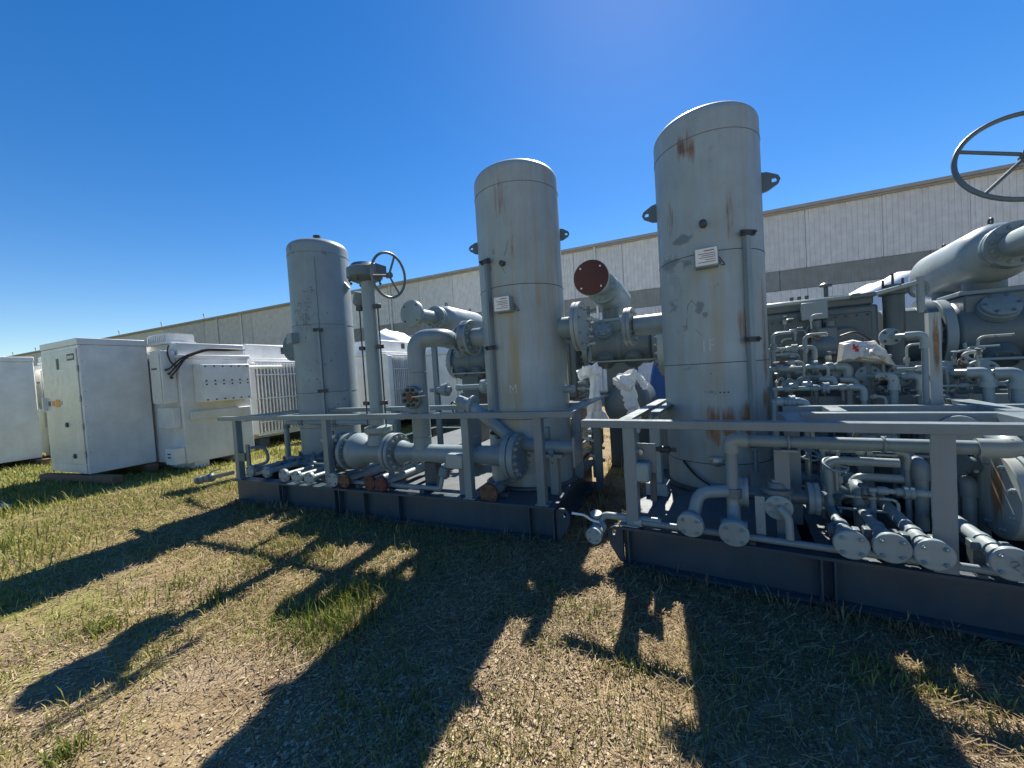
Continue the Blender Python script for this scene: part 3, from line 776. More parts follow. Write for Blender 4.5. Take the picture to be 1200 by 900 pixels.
t1.part('lifting_lug', MB().plate([on_shell(A1c, A1r, 80, 3.35), on_shell(A1c, A1r, 81, 3.25, .09), on_shell(A1c, A1r, 80, 3.15)], (0, 1, 0), .02), M_PAINT)
_q = A(342, 407, v=2.3)
tt = Thing('rear_pipe', 'dark round blind flange peeking out from behind the shortest tank', 'pipe', (_q.x, 2.6, DECK), AF)
flange(tt, (_q.x, 2.3, _q.z), (0, -1, 0), .30, .06, M_MACH, 12, .018)
tt.part('pipe', MB().tube([(_q.x, 2.33, _q.z), (_q.x, 2.8, _q.z), (_q.x, 2.82, DECK)], .15, 20, .2), M_MACH)
for pts, w in ((((150, 2.05), (142, 1.98), (132, 1.96), (122, 2.02), (112, 2.16)), .03), (((178, 1.76), (165, 1.72), (150, 1.73), (140, 1.80)), .035), (((172, 1.90), (160, 1.88), (148, 1.90)), .022),
               (((128, 1.32), (115, 1.30), (102, 1.38), (92, 1.55)), .045), (((132, 2.78), (122, 2.80), (108, 2.79)), .03), (((108, .95), (98, 1.0), (90, 1.25)), .05)):
    scrape(t1, A1c, A1r, pts, w, M_RUB)
_r = random.Random(77)
for k in range(26):                     # tangle of dark scribbled smears left of the seam
    a0 = _r.gauss(165, 8); z0 = _r.gauss(2.72, .12); da = _r.uniform(-9, 9); dz = _r.uniform(-.12, .12)
    scrape(t1, A1c, A1r, ((a0, z0), (a0 + da * .4, z0 + dz * .7), (a0 + da, z0 + dz * .6), (a0 + da * 1.1, z0 - dz * .3)), _r.uniform(.008, .03), M_RUB)
for k in range(9):
    a0 = _r.gauss(150, 5); z0 = _r.uniform(2.75, 3.25)
    scrape(t1, A1c, A1r, ((a0, z0), (a0 + 2, z0 + .03), (a0 + 5, z0 + .02)), _r.uniform(.012, .03), M_RUB)

t2, s2 = vessel('pressure_tank', 'middle tall grey tank with yellowish streaks and a blind flange on its right', AF, A2c, A2r, 3.90, 4.3, M_TA2, seams=(1.12, 2.62, 3.74), lugs=((73, 3.28), (250, 3.2)))
conduit(t2, A2c, A2r, 203, .9, 2.95, .04)
tag_box(t2, A2c, A2r, 180, 2.40)
chalk_mark(t2, A2c, A2r, 181, 1.42, ((0, 0, 0, .8), (0, .8, .3, .3), (.3, .3, .6, .8), (.6, .8, .6, 0)), .12)
t2.part('pressure_gauge', MB().lathe(on_shell(A2c, A2r, 180, 2.86), (math.sin(R(184)), math.cos(R(184)), 0), [(0, .03), (.05, .03), (.055, .015)], 10), M_DARK)
scrape(t2, A2c, A2r, ((172, 3.1), (176, 2.98), (184, 2.86), (178, 2.75)), .012, M_RUB)
# right nozzle with blind flange
nz = A(662, 392, v=A2c.y - .05)
t2.part('nozzle', MB().cyl((A2c.x + .3, A2c.y - .05, 2.13), (5.03, A2c.y - .05, 2.13), .125, 24), M_PAINT)
flange(t2, (5.13, A2c.y - .05, 2.13), (1, 0, 0), .28, .085, M_PALE, 8, .016, groove=.012, both=True)
# left nozzle flange pair toward the swan neck pipe
t2.part('nozzle', MB().cyl((A2c.x - .3, A2c.y - .16, 2.12), (A2c.x - .62, A2c.y - .16, 2.12), .115, 24), M_PAINT)
flange(t2, (A2c.x - .72, A2c.y - .16, 2.12), (-1, 0, 0), .225, .09, M_PAINT, 12, .018, both=True)
t2.part('nozzle', MB().cyl(on_shell(A2c, A2r, 100, 1.42, -.05), on_shell(A2c, A2r, 100, 1.42, .12), .045, 12), M_PALE)

# ------------------------------------------------------------------ LEFT SKID: header pipe, gate valve, swan neck
PV = A2c.y - .16                      # depth of the header pipe line behind the skid front
PW = .75                              # its height
def header_A():
    t = Thing('header_pipe', 'thick horizontal grey header pipe ending in a bolted blind flange', 'pipe', (3.2, .3, DECK), AF)
    v = .30
    xe = A(604, 533, v=v).x; xl = A(466, 528, v=v).x
    t.part('pipe', MB().cyl((xl + .02, v, PW), (xe - .06, v, PW), .108, 28), M_PAINT)
    t.part('weld_neck', MB().lathe((xe - .3, v, PW), (1, 0, 0), [(0, .109), (.12, .115), (.22, .15)], 28), M_PAINT)
    flange(t, (xe + .06, v, PW), (1, 0, 0), .245, .14, M_PAINT, 16, .023, True, groove=.018, pcd=.80, bolt_mat=M_PALE)
    t.part('weld_neck', MB().lathe((xl + .3, v, PW), (-1, 0, 0), [(0, .109), (.12, .115), (.22, .15)], 28), M_PAINT)
    flange(t, (xl + .02, v, PW), (1, 0, 0), .24, .05, M_PAINT, 14, .022, True, pcd=.80, bolt_mat=M_PALE)
    # supports
    us = A(560, 535, v=v).x
    t.part('support_plate', MB().box((us - .05, v - .16, .52), (us - .03, v + .16, .95)), M_PAINT, bevel=.003)
    t.part('clamp_box', MB().box((us - .28, v - .24, .64), (us - .055, v - .12, .80)), M_PALE, bevel=.02)
    for uu in (us - .62,):
        t.part('support_leg', MB().box((uu - .08, v - .06, DECK), (uu + .08, v + .06, PW - .10)), M_BEAM)
    # swan neck: up from the header, over to the tank nozzle
    un = A(492, 470, v=v).x
    t2_ = Thing('swan_neck_pipe', 'big grey pipe bending from the header up to the middle tank', 'pipe', (un, v, PW + .1), AF)
    t2_.part('pipe', MB().tube([(un, v, PW + .05), (un, v, 2.12), (un + .30, v + .12, 2.12), (A2c.x - .95, PV, 2.12), (A2c.x - .8, PV, 2.12)], .108, 28, .33, 12), M_PAINT)
    for zz in (PW + .2, 1.72): t2_.part('weld_seam', MB().ring((un, v, zz), (0, 0, 1), .108, .004, 40, 6), M_RUB)
    t2_.part('weld_neck', MB().lathe((A2c.x - 1.02, PV, 2.12), (1, 0, 0), [(0, .109), (.1, .12), (.18, .16)], 28), M_PAINT)
    flange(t2_, (A2c.x - .745, PV, 2.12), (-1, 0, 0), .225, .10, M_PAINT, 12, .020, both=True, groove=.0)
    # studded branch flange on its left side
    fv = .13; fc = A(481, 466, v=fv); zf = fc.z
    t2_.part('branch', MB().tube([(fc.x, fv, zf), (fc.x, v + .02, zf), (un, v + .02, zf)], .06, 16, .08), M_PAINT)
    flange(t2_, (fc.x, fv + .045, zf), (0, -1, 0), .135, .04, M_PAINT, 8, .020, True, bolt_mat=M_DARK, pcd=.74)
    flange(t2_, (fc.x, fv, zf), (0, -1, 0), .135, .04, M_MACH, 8, .022, True, bolt_mat=M_DARK, pcd=.70)
    t2_.part('rusty_face', MB().lathe((fc.x, fv + .001, zf), (0, -1, 0), [(0, .055), (.015, .05)], 16), M_RUSTY, label='rusty centre of the studded flange')
    t2_.part('lever', MB().bar((fc.x + .05, fv - .03, zf + .01), (fc.x + .24, fv - .03, zf + .02), .02, .012), M_STEEL)
    return v, xl, un
HV, HXL, SN = header_A()

def gate_valve_A():
    v = HV
    uc = A(442.5, 490, v=v).x
    t = Thing('gate_valve', 'large flanged gate valve with tall column and gearbox handwheel', 'valve', (uc, v, DECK), AF)
    ul = A(409, 528, v=v).x
    t.part('valve_body', MB().lathe((ul, v, PW), (1, 0, 0), [(.0, .15), (.06, .15), (.1, .20), (.16, .235), (.22, .235), (.34, .15), (HXL - ul - .1, .13), (HXL - ul - .06, .16)], 36), M_PAINT)
    flange(t, (ul - .09, v, PW), (1, 0, 0), .25, .06, M_PAINT, 14, .022, True, pcd=.82, bolt_mat=M_PALE)
    t.part('stub', MB().cyl((ul - .25, v, PW), (ul + .01, v, PW), .12, 24), M_MACH)
    flange(t, (ul + .07, v, PW), (1, 0, 0), .245, .055, M_PAINT, 14, .018, False, pcd=.82)
    flange(t, (HXL - .045, v, PW), (1, 0, 0), .24, .055, M_PAINT, 14, .016, False, pcd=.85)
    t.part('bonnet', MB().lathe((uc, v, PW + .1), (0, 0, 1), [(0, .15), (.12, .13), (.16, .17), (.22, .17), (.24, .105)], 28), M_PAINT)
    ztop = A(428, 326, v=v).z
    t.part('column', MB().cyl((uc, v, PW + .3), (uc, v, ztop - .02), .085, 24), M_PAINT)
    for s in (-1, 1):
        t.part('rod', MB().cyl((uc + s * .15, v - .02, PW + .3), (uc + s * .15, v - .02, ztop - .35), .009, 8), M_DARK)
        for zz in (1.35, 2.05, ztop - .4): t.part('rod_clamp', MB().box((uc + s * .10, v - .05, zz), (uc + s * .18, v + .01, zz + .05)), M_DARK, bevel=.004)
    g = t.part('gearbox', MB().lathe((uc - .04, v, ztop - .06), (0, 0, 1), [(0, .10), (.04, .19), (.06, .215), (.17, .215), (.19, .18), (.23, .15), (.24, .05)], 28).box((uc + .1, v - .1, ztop), (uc + .24, v + .08, ztop + .12)), M_MACH)
    for k in range(8):
        an = k * math.pi / 4 + .3
        t.inst('bolt', bolt_mesh(M_DARK), (uc - .04 + .19 * math.cos(an), v + .19 * math.sin(an), ztop - .04), (0, 0, -1), None, g, .018)
    t.part('motor_flange', MB().lathe((uc - .18, v + .1, ztop - .14), (-.3, .2, -1), [(0, .11), (.12, .13), (.15, .13), (.2, .08)], 20), M_MACH)
    wc = A(455, 333, v=v)
    hub = V((uc + .36, v - .02, ztop - .03))
    t.part('shaft', MB().cyl((uc + .2, v - .02, ztop + .0), hub, .025, 10), M_DARK)
    handwheel(t, hub, (1, -.10, -.08), .265, .016, M_MACH, 3, R(100))
gate_valve_A()

def drain_pipes_A():
    words = ['leftmost', 'second', 'third', 'fourth', 'fifth', 'sixth', 'seventh', 'eighth', 'ninth']
    px = [(294, 552), (313, 553), (333, 557), (348, 559), (363, 561), (391, 562), (404, 563), (434, 566), (447, 567)]
    for i, (x, y) in enumerate(px):
        v0 = .02; c = A(x, y, v=v0)
        mat = M_BROWNCAP if i >= 7 else (M_RUSTY if i == 6 else M_PALE if 2 <= i <= 5 else None)
        rr = .088 if i != 1 else .08
        if i == 0: lab = 'leftmost capped drain pipe on the left skid, beside the end post'
        elif i >= 7: lab = ('left' if i == 7 else 'right') + ' one of two drain pipes with dark red rusted caps'
        elif i == 6: lab = 'drain pipe with a rusty brown cap beside the red capped pair'
        else: lab = words[i] + ' capped drain pipe from the left end of the left skid'
        zc = max(c.z, DECK + .095)
        L = 1.05 if i < 2 else .85
        pipe_stub('drain_pipe', lab, AF, [(c.x, v0, zc), (c.x, v0 + L, zc), (c.x, v0 + L + .02, zc + .28)], .038 if i < 7 else .045, rr, None, mat, .02, 4, .012, 'capped drain pipes of the left skid', bend=.08,
                  supports=((c.x, v0 + .25, zc),))
    # separate rusty blind flange near the right
    c = A(575, 577, v=.10)
    t = pipe_stub('drain_pipe', 'short drain pipe with a rusty round cap below the header pipe', AF, [(c.x, .06, c.z), (c.x + .02, .5, c.z), (c.x + .02, .52, c.z + .2)], .04, .105, None, M_RUSTY, .022, 4, .014, 'capped drain pipes of the left skid', supports=((c.x + .1, .24, c.z),))
    t.part('valve_handle', MB().bar((c.x + .02, .3, c.z + .05), (c.x + .22, .28, c.z + .06), .02, .014), M_STEEL)
    t.part('valve_body', MB().lathe((c.x + .01, .18, c.z), (0, 1, 0), [(0, .05), (.04, .065), (.14, .065), (.18, .05)], 14), M_PAINT)
drain_pipes_A()

def small_A():
    # little drain valve sticking out of the left end
    p0 = A(233, 563, v=.05); p1 = A(268, 555, v=.05)
    t = Thing('drain_valve', 'small dark valve sticking out beyond the left skid end', 'valve', (p1.x, .05, p1.z), AF)
    d = (V((p1.x, .05, p1.z)) - V((p0.x, .05, p0.z))).normalized(); a = V((p0.x, .05, p0.z)); L = (V((p1.x, .05, p1.z)) - a).length
    t.part('body', MB().lathe(a, d, [(0, .06), (.05, .06), (.06, .04), (.13, .04), (.14, .055), (.2, .055), (.21, .04), (.27, .04), (.28, .065), (.36, .065), (.38, .03), (L + .1, .03)], 16), M_MACH)
    t.part('cap', MB().lathe(a, -d, [(-.005, .062), (.02, .062), (.022, .055)], 16), M_PALE)
    t.part('lever', MB().tube([a + d * .3 + V((0, 0, .05)), a + d * .36 + V((0, 0, .09)), a + d * .62 + V((0, 0, .10))], .011, 6, .03), M_STEEL)
    # bracket plate with conduit loop on the left post
    p = A(292, 535, v=.06)
    t = Thing('instrument_bracket', 'dark bracket plate with a bent tube on the leftmost rail post', 'bracket', (p.x, .05, p.z), AF)
    t.part('plate', MB().box((p.x - .01, .02, p.z - .18), (p.x + .06, .05, p.z + .18)), M_MACH, bevel=.005)
    t.part('arm', MB().box((p.x - .16, .005, p.z - .06), (p.x - .012, .045, p.z + .06)), M_MACH)
    t.part('tube', MB().tube([(p.x + .06, .06, p.z + .13), (p.x + .22, .16, p.z + .13), (p.x + .26, .18, p.z - .1), (p.x + .08, .07, p.z - .14)], .022, 8, .1), M_MACH)
    # deck level feeder pipe
    q0 = A(405, 578, v=.10); q1 = A(510, 577, v=.10)
    t = Thing('feeder_pipe', 'thin grey pipe lying along the left skid front edge with a valve at its end', 'pipe', (q0.x, .1, DECK), AF)
    t.part('pipe', MB().tube([(q0.x - .1, .12, DECK + .06), (q1.x, .12, DECK + .06), (q1.x + .06, .12, DECK + .06), (q1.x + .08, .2, DECK + .3), (q1.x + .2, .3, DECK + .42)], .026, 10, .08), M_PAINT)
    t.part('valve', MB().lathe((q1.x + .06, .19, DECK + .15), (.1, .3, 1), [(0, .035), (.03, .07), (.12, .07), (.15, .04)], 14), M_MACH)
    for uu in (q0.x + .2, q1.x - .2): t.part('pipe_shoe', MB().box((uu, .08, DECK), (uu + .06, .16, DECK + .04)), M_BEAM)
    t.part('support_bracket', MB().box((q1.x + .30, .14, DECK), (q1.x + .40, .2, DECK + .42)), M_RAIL, bevel=.004)
    # pipe from behind tank, under the rail to the right end plate
    a0 = A(552, 480, v=.42); b0 = A(615, 523, v=.42); c0 = A(676, 521, v=.42)
    t = Thing('discharge_pipe', 'grey pipe curving down from behind the rail to the right skid end', 'pipe', (c0.x, .42, .9), AF)
    t.part('pipe', MB().tube([(a0.x - .2, .5, a0.z + .1), (a0.x, .44, a0.z + .05), (b0.x - .06, .42, b0.z), (c0.x, .42, b0.z)], .066, 18, .22), M_PAINT)
    t.part('pipe_saddle', MB().box((c0.x - .36, .34, b0.z - .10), (c0.x - .14, .5, b0.z - .065)).cyl((c0.x - .25, .36, b0.z - .07), (c0.x - .25, .30, b0.z - .02), .03, 10), M_RAIL)
    t.part('saddle_post', MB().bar((c0.x - .25, .42, DECK), (c0.x - .25, .42, b0.z - .10), .09, .1), M_RAIL, bevel=.004)
    t.part('end_plate', MB().box((c0.x - .005, .25, b0.z - .17), (c0.x + .02, .56, b0.z + .13)), M_RAIL, bevel=.004)
    flange(t, (a0.x - .02, .46, a0.z + .06), V((-1, .1, .3)), .11, .05, M_PALE, 8, .012)
    # slim header behind the front rail
    h0 = A(336, 507, v=.9); h1 = A(458, 505, v=.9)
    t = Thing('slim_header', 'slim grey pipe level with the rail in front of the shortest tank', 'pipe', (h0.x, .9, DECK), AF)
    t.part('pipe', MB().tube([(h0.x, .9, DECK), (h0.x, .9, 1.05), (h1.x + .1, .9, 1.05)], .042, 14, .08), M_PAINT)
    for uu in (h0.x + .35, h0.x + 1.1): t.part('coupling', MB().cyl((uu, .9, 1.05), (uu + .09, .9, 1.05), .055, 14), M_MACH)
    t.part('post_collar', MB().cyl((h0.x, .9, .95), (h0.x, .9, 1.02), .055, 14), M_MACH)
    k0 = V((A1c.x + .45, A1c.y - .4, .75))
    t = Thing('side_valve', 'small grey valve low on the right of the shortest tank', 'valve', (k0.x, k0.y, k0.z), AF)
    t.part('body', MB().lathe((k0.x - .2, k0.y, k0.z), (1, 0, 0), [(0, .05), (.08, .05), (.09, .1), (.13, .1), (.14, .05), (.3, .05), (.31, .1), (.35, .1), (.36, .05), (.6, .05)], 18), M_PALE)
    t.part('stem', MB().cyl((k0.x + .05, k0.y, k0.z), (k0.x + .05, k0.y, k0.z + .16), .02, 8), M_DARK)
    # low tangle of deck tubing between the drains and the tank
    words = ['nearest the drain caps', 'in the middle of the deck', 'closest to the shortest tank']
    for k in range(3):
        vv = .5 + k * .22
        t = Thing('manifold_tube', 'low dark manifold tube crossing the left deck ' + words[k], 'pipe', (.9, vv, DECK), AF, 'deck manifold tubes')
        t.part('pipe', MB().tube([(.25, vv, DECK + .06), (.3, vv, DECK + .14 + .03 * k), (1.9 - .2 * k, vv, DECK + .14 + .03 * k), (1.95 - .2 * k, vv + .1, DECK + .1)], .03, 10, .05), M_MACH)
        for j in range(5):
            uu = .45 + j * .3 + .07 * k
            t.part('fitting', MB().lathe((uu, vv, DECK + .14 + .03 * k), (1, 0, 0), [(0, .045), (.02, .055), (.07, .055), (.09, .04)], 10).cyl((uu + .045, vv, DECK + .14 + .03 * k), (uu + .045, vv - .02, DECK + .25 + .03 * k), .02, 8), M_MACH)
small_A()

# ------------------------------------------------------------------ compressors (opposed piston machines behind the tanks)
def valve_cover(mb, c, n, r, th=.05):
    mb.lathe(c, n, [(-.02, r * 1.08), (th * .5, r * 1.08), (th * .55, r), (th, r), (th * 1.1, r * .9)], 24)
def comp_cylinder(label, fr, u0, u1, v, w, r, seed=0, mirror=1):
    """compressor cylinder lying along u, with flanged ends and valve covers"""
    t = Thing('compressor_cylinder', label, 'compressor', ((u0 + u1) / 2, v, DECK), fr, 'compressor cylinders')
    L = u1 - u0
    t.part('body', MB().lathe((u0, v, w), (1, 0, 0), [(0, r * .92), (.08, r * .92), (.1, r), (L - .1, r), (L - .08, r * .92), (L, r * .92)], 40).box((u0 + .14, v - r * .78, w + r * .5), (u1 - .14, v + r * .78, w + r * 1.12)), M_MACH, bevel=.02)
    flange(t, (u1 + .03, v, w), (1, 0, 0), r * 1.14, .09, M_PAINT, 16, .028)
    flange(t, (u0 - .03, v, w), (-1, 0, 0), r * 1.14, .09, M_PAINT, 16, .028)
    n1 = V((0, -.80, .60)).normalized(); n2 = V((0, -.72, -.69)).normalized()
    for k in range(2):
        uu = u0 + L * (.30 + .40 * k)
        for nn, nm in ((n1, 'upper'), (n2, 'lower')):
            mb = MB(); c = V((uu, v, w)) + nn * (r * 1.02); valve_cover(mb, c, nn, r * .40, .09)
            vc = t.part('valve_cover', mb, M_PAINT if nm == 'upper' else M_MACH)
            a = V((1, 0, 0)); b = nn.cross(a)
            for j in range(6):
                an = j * math.pi / 3
                t.inst('bolt', bolt_mesh(M_MACH), c + nn * .09 + (a * math.cos(an) + b * math.sin(an)) * r * .33, nn, None, vc, .017)
    t.part('barrel_band', MB().lathe((u0 + L * .5 - .03, v, w), (1, 0, 0), [(0, r * 1.03), (.06, r * 1.03)], 40), M_MACH)
    t.part('top_pad', MB().box((u0 + L * .28, v - r * .6, w + r * 1.121), (u1 - L * .28, v + r * .6, w + r * 1.121 + .05)), M_PAINT, bevel=.006)
    t.part('foot', MB().box((u0 + L * .3, v - .25, DECK), (u1 - L * .3, v + .25, w - r * .9)), M_MACH)
    t.part('drip_tube', MB().tube([(u0 + .1, v - r * 1.06, w - r * .3), (u0 + .1, v - r * 1.2, w - r * .8), (u1, v - r * 1.2, w - r * .85)], .016, 8, .05), M_PALE)
    return t
def bottle(label, fr, u, v0, v1, w, r, necks, noz=.55, cap='pale', nozr=.13, capr=.24, ncap=True, fr_=1.95):
    """pulsation bottle along v; near end carries a flanged nozzle"""
    t = Thing('pulsation_bottle', label, 'vessel', (u, (v0 + v1) / 2, w), fr, 'pulsation bottles')
    pr = [(0, nozr * 1.05), (.02, r * .55), (.07, r * .8), (.14, r * .95), (.22, r)]
    L = v1 - v0; pr += [(L - .24, r), (L - .14, r * .94), (L - .06, r * .75), (L - .01, r * .4), (L, 0)]
    t.part('shell', MB().lathe((u, v0, w), (0, 1, 0), pr, 48), M_PALE)
    t.part('nozzle', MB().cyl((u, v0 - noz, w), (u, v0 + .04, w), nozr, 28), M_PALE)
    flange(t, (u, v0 - .10, w), (0, -1, 0), nozr * fr_, .055, M_PAINT, 12, .02, True)
    flange(t, (u, v0 - .165, w), (0, -1, 0), nozr * fr_, .055, M_PAINT, 12, .02, True)
    if ncap:
        m = M_REDCAP if cap == 'red' else M_PALE
        t.part('end_flange', MB().lathe((u, v0 - noz + .06, w), (0, -1, 0), [(0, capr), (.05, capr), (.055, capr - .01)], 40), M_PALE)
        cc = t.part('end_cap', MB().lathe((u, v0 - noz + .004, w), (0, -1, 0), [(0, capr - .006), (.014, capr - .006), (.018, capr - .02)], 40), m, label='dark red cover plate' if cap == 'red' else None)
        for k in range(4):
            an = math.pi / 4 + k * math.pi / 2
            t.inst('bolt', bolt_mesh(M_LABEL if cap == 'red' else M_DARK), (u + capr * .78 * math.cos(an), v0 - noz - .012, w + capr * .78 * math.sin(an)), (0, -1, 0), None, cc, .014)
    for vv, zb in necks:
        t.part('neck', MB().cyl((u, vv, w - r * .6), (u, vv, zb), r * .55, 24), M_MACH)
        t.part('neck_flange', MB().box((u - r * .95, vv - r * .95, zb - .05), (u + r * .95, vv + r * .95, zb)), M_PAINT, bevel=.01)
    for vv in (v0 + .28, v1 - .35):
        t.part('lifting_eye', MB().ring((u, vv, w + r + .04), (1, 0, 0), .035, .011, 16, 6), M_DARK)
    return t
def comp_frame(label, fr, u0, u1, v0, v1, z0, z1):
    t = Thing('compressor_engine', label, 'compressor', ((u0 + u1) / 2, v0, DECK), fr, 'compressor frames')
    t.part('crankcase', MB().box((u0, v0, z0), (u1, v1, z1 - .14)), M_BLOCK, bevel=.03)
    t.part('top_cover', MB().box((u0 + .03, v0 + .03, z1 - .138), (u1 - .03, v1 - .03, z1)), M_BLOCK, bevel=.02)
    t.part('plinth', MB().box((u0 + .1, v0 + .15, DECK), (u1 - .1, v1 - .1, z0 - .002)), M_BEAM)
    W = u1 - u0
    for k in range(2):
        a = u0 + W * (.06 + .48 * k)
        t.part('inspection_door', MB().box((a, v0 - .03, z0 + .12), (a + W * .40, v0 - .003, z1 - .22)), M_BLOCK, bevel=.008)
        mb = MB()
        for i in range(5):
            for zz in (z0 + .15, z1 - .25): mb.lathe((a + .03 + i * (W * .4 - .06) / 4, v0 - .03, zz), (0, -1, 0), [(0, .014), (.014, .014)], 6)
        t.part('bolt_rows', mb, M_DARK, kind='stuff')
    t.part('round_cover', MB().lathe((u0 + W * .72, v0 - .02, (z0 + z1) / 2), (0, -1, 0), [(0, .17), (.03, .17), (.035, .15), (.05, .14)], 28), M_BLOCK)
    t.part('vent_box', MB().box((u0 + W * .35, v0 - .12, z1 - .26), (u0 + W * .58, v0 - .034, z1 - .06)), M_PAINT, bevel=.01)
    for k in range(3):
        t.part('breather', MB().cyl((u0 + W * (.3 + .07 * k), v0 + .2, z1), (u0 + W * (.3 + .07 * k), v0 + .2, z1 + .06), .02, 12), M_BLOCK)
    t.part('filler_cap', MB().lathe((u0 + W * .62, v0 + .25, z1), (0, 0, 1), [(0, .022), (.14, .022), (.145, .06), (.17, .065), (.19, .04)], 14), M_BLOCK)
    return t

# left skid machine
CVA = 3.42                                   # depth of its cylinders from the skid front
comp_cylinder('grey compressor cylinder with oval valve covers between the middle and tallest tanks', AF, 4.62, 5.78, CVA, 2.02, .35)
comp_cylinder('grey compressor cylinder seen left of the middle tank under the pale bottle', AF, 1.85, 2.75, CVA, 1.93, .29)
comp_frame('grey compressor crankcase mostly hidden behind the middle tank', AF, 2.85, 4.52, CVA - .5, CVA + .6, 1.15, 2.3)
bottle('grey pulsation bottle with a dark red end cap above the right cylinder', AF, -1.12 + 6.15, 2.98, 4.6, 2.91, .27, ((CVA + .1, 2.46),), .98, 'red', .125, .25)
bottle('grey pulsation bottle with a plain capped nozzle left of the middle tank', AF, -4.30 + 6.15, 2.92, 4.5, 2.79, .27, ((CVA + .1, 2.31),), .86, 'pale', .115, .235)
tt = Thing('lower_bottle', 'dark rounded bottle below the compressor cylinder, between the white wrapped stands', 'vessel', (5.25, 2.9, 0), AF)
tt.part('shell', MB().lathe((5.3, 2.7, 1.02), (0, 1, 0), [(0, 0), (.02, .16), (.08, .27), (.2, .35), (.3, .37), (1.6, .37), (1.75, .2), (1.8, 0)], 36), M_MACH)
for vv in (3.0, 4.0): tt.part('saddle', MB().box((5.0, vv, 0), (5.6, vv + .08, .8)), M_BEAM)
tt.part('clip', MB().lathe((5.3, 2.69, 1.12), (0, -1, 0), [(0, .025), (.02, .025)], 8), M_LABEL)

# small instruments seen through the opening between swan neck and middle tank
def instruments_A():
    v = 1.65
    c = A(543, 475, v=v)
    t = Thing('regulator', 'small box shaped regulator with tubing behind the rail, left of the middle tank', 'regulator', (c.x, v, c.z - .3), AF)
    t.part('body', MB().box((c.x - .11, v - .08, c.z - .14), (c.x + .09, v + .08, c.z + .06)), M_MACH, bevel=.015)
    t.part('face', MB().box((c.x - .05, v - .1, c.z - .12), (c.x + .07, v - .083, c.z + .02)), M_PAINT, bevel=.004)
    t.part('bonnet', MB().lathe((c.x, v, c.z + .06), (0, 0, 1), [(0, .07), (.04, .07), (.05, .04), (.14, .03)], 14), M_MACH)
    t.part('tube', MB().tube([(c.x - .15, v, c.z - .2), (c.x - .2, v - .05, c.z + .02), (c.x - .12, v - .1, c.z + .08), (c.x, v - .1, c.z - .05)], .012, 6, .06), M_CABLE)
    t.part('post', MB().cyl((c.x, v, DECK), (c.x, v, c.z - .14), .03, 10), M_MACH)
    p = A(540, 455, v=v); q = A(556, 453, v=v)
    t = Thing('bypass_valve', 'sunlit pale flanged pipe piece left of the middle tank above the rail', 'valve', (p.x, v, p.z), AF)
    t.part('pipe', MB().lathe((p.x - .25, v + .3, p.z), (1, 0, 0), [(0, .055), (.06, .055), (.065, .045), (.45, .045), (.46, .11), (.50, .11), (.51, .11), (.54, .11), (.545, .045), (.8, .045)], 20), M_PALE)
    t.part('riser', MB().cyl((p.x + .55, v + .3, p.z + .02), (p.x + .55, v + .3, DECK), .04, 12), M_PAINT)
    t.part('rusty_nut', MB().cyl((p.x + .55, v + .3, p.z - .22), (p.x + .55, v + .3, p.z - .10), .07, 8), M_RUSTY)
    p = A(517, 457, v=2.2)
    t = Thing('check_valve', 'small knobby flanged valve right of the swan neck pipe', 'valve', (p.x, 2.2, DECK), AF)
    t.part('body', MB().lathe((p.x - .22, 2.2, p.z), (1, 0, 0), [(0, .035), (.1, .035), (.11, .075), (.14, .075), (.15, .05), (.22, .06), (.25, .1), (.3, .1), (.31, .115), (.36, .115), (.37, .06), (.42, .05)], 18), M_PALE)
    t.part('post', MB().bar((p.x - .12, 2.25, DECK), (p.x - .12, 2.25, p.z + .9), .09, .06), M_RAIL)
    t.part('arm', MB().cyl((p.x - .2, 2.2, p.z + .78), (p.x + .35, 2.2, p.z + .80), .022, 10), M_PALE)
    t.part('knob', MB().lathe((p.x + .3, 2.2, p.z + .80), (1, 0, 0), [(0, .05), (.05, .08), (.1, .08), (.12, .03)], 14), M_DARK)
    # stack of fittings right of the middle tank
    for k, (x, y, lab) in enumerate(((690, 385, 'cluster of small sunlit fittings just right of the blind flange'), (688, 455, 'low cluster of grey fittings right of the middle tank'), (695, 520, 'jumble of small pipes at the right rear corner of the left skid'))):
        v = 2.6 - .25 * k; c = A(x, y, v=v)
        t = Thing('fitting_cluster', lab, 'fittings', (c.x, v, c.z - .3), AF, 'fitting clusters')
        random.seed(50 + k)
        for j in range(7):
            zz = c.z + (j - 3) * .085; dx = random.uniform(-.08, .08)
            t.part('fitting', MB().lathe((c.x + dx - .12, v, zz), (1, random.uniform(-.3, .3), random.uniform(-.3, .3)), [(0, .022), (.06, .022), (.065, .042), (.12, .042), (.125, .022), (.22, .022)], 10), random.choice((M_PALE, M_PAINT, M_MACH)))
        t.part('stem', MB().cyl((c.x, v + .03, c.z - .5), (c.x, v + .03, c.z + .35), .026, 10), M_MACH)
instruments_A()

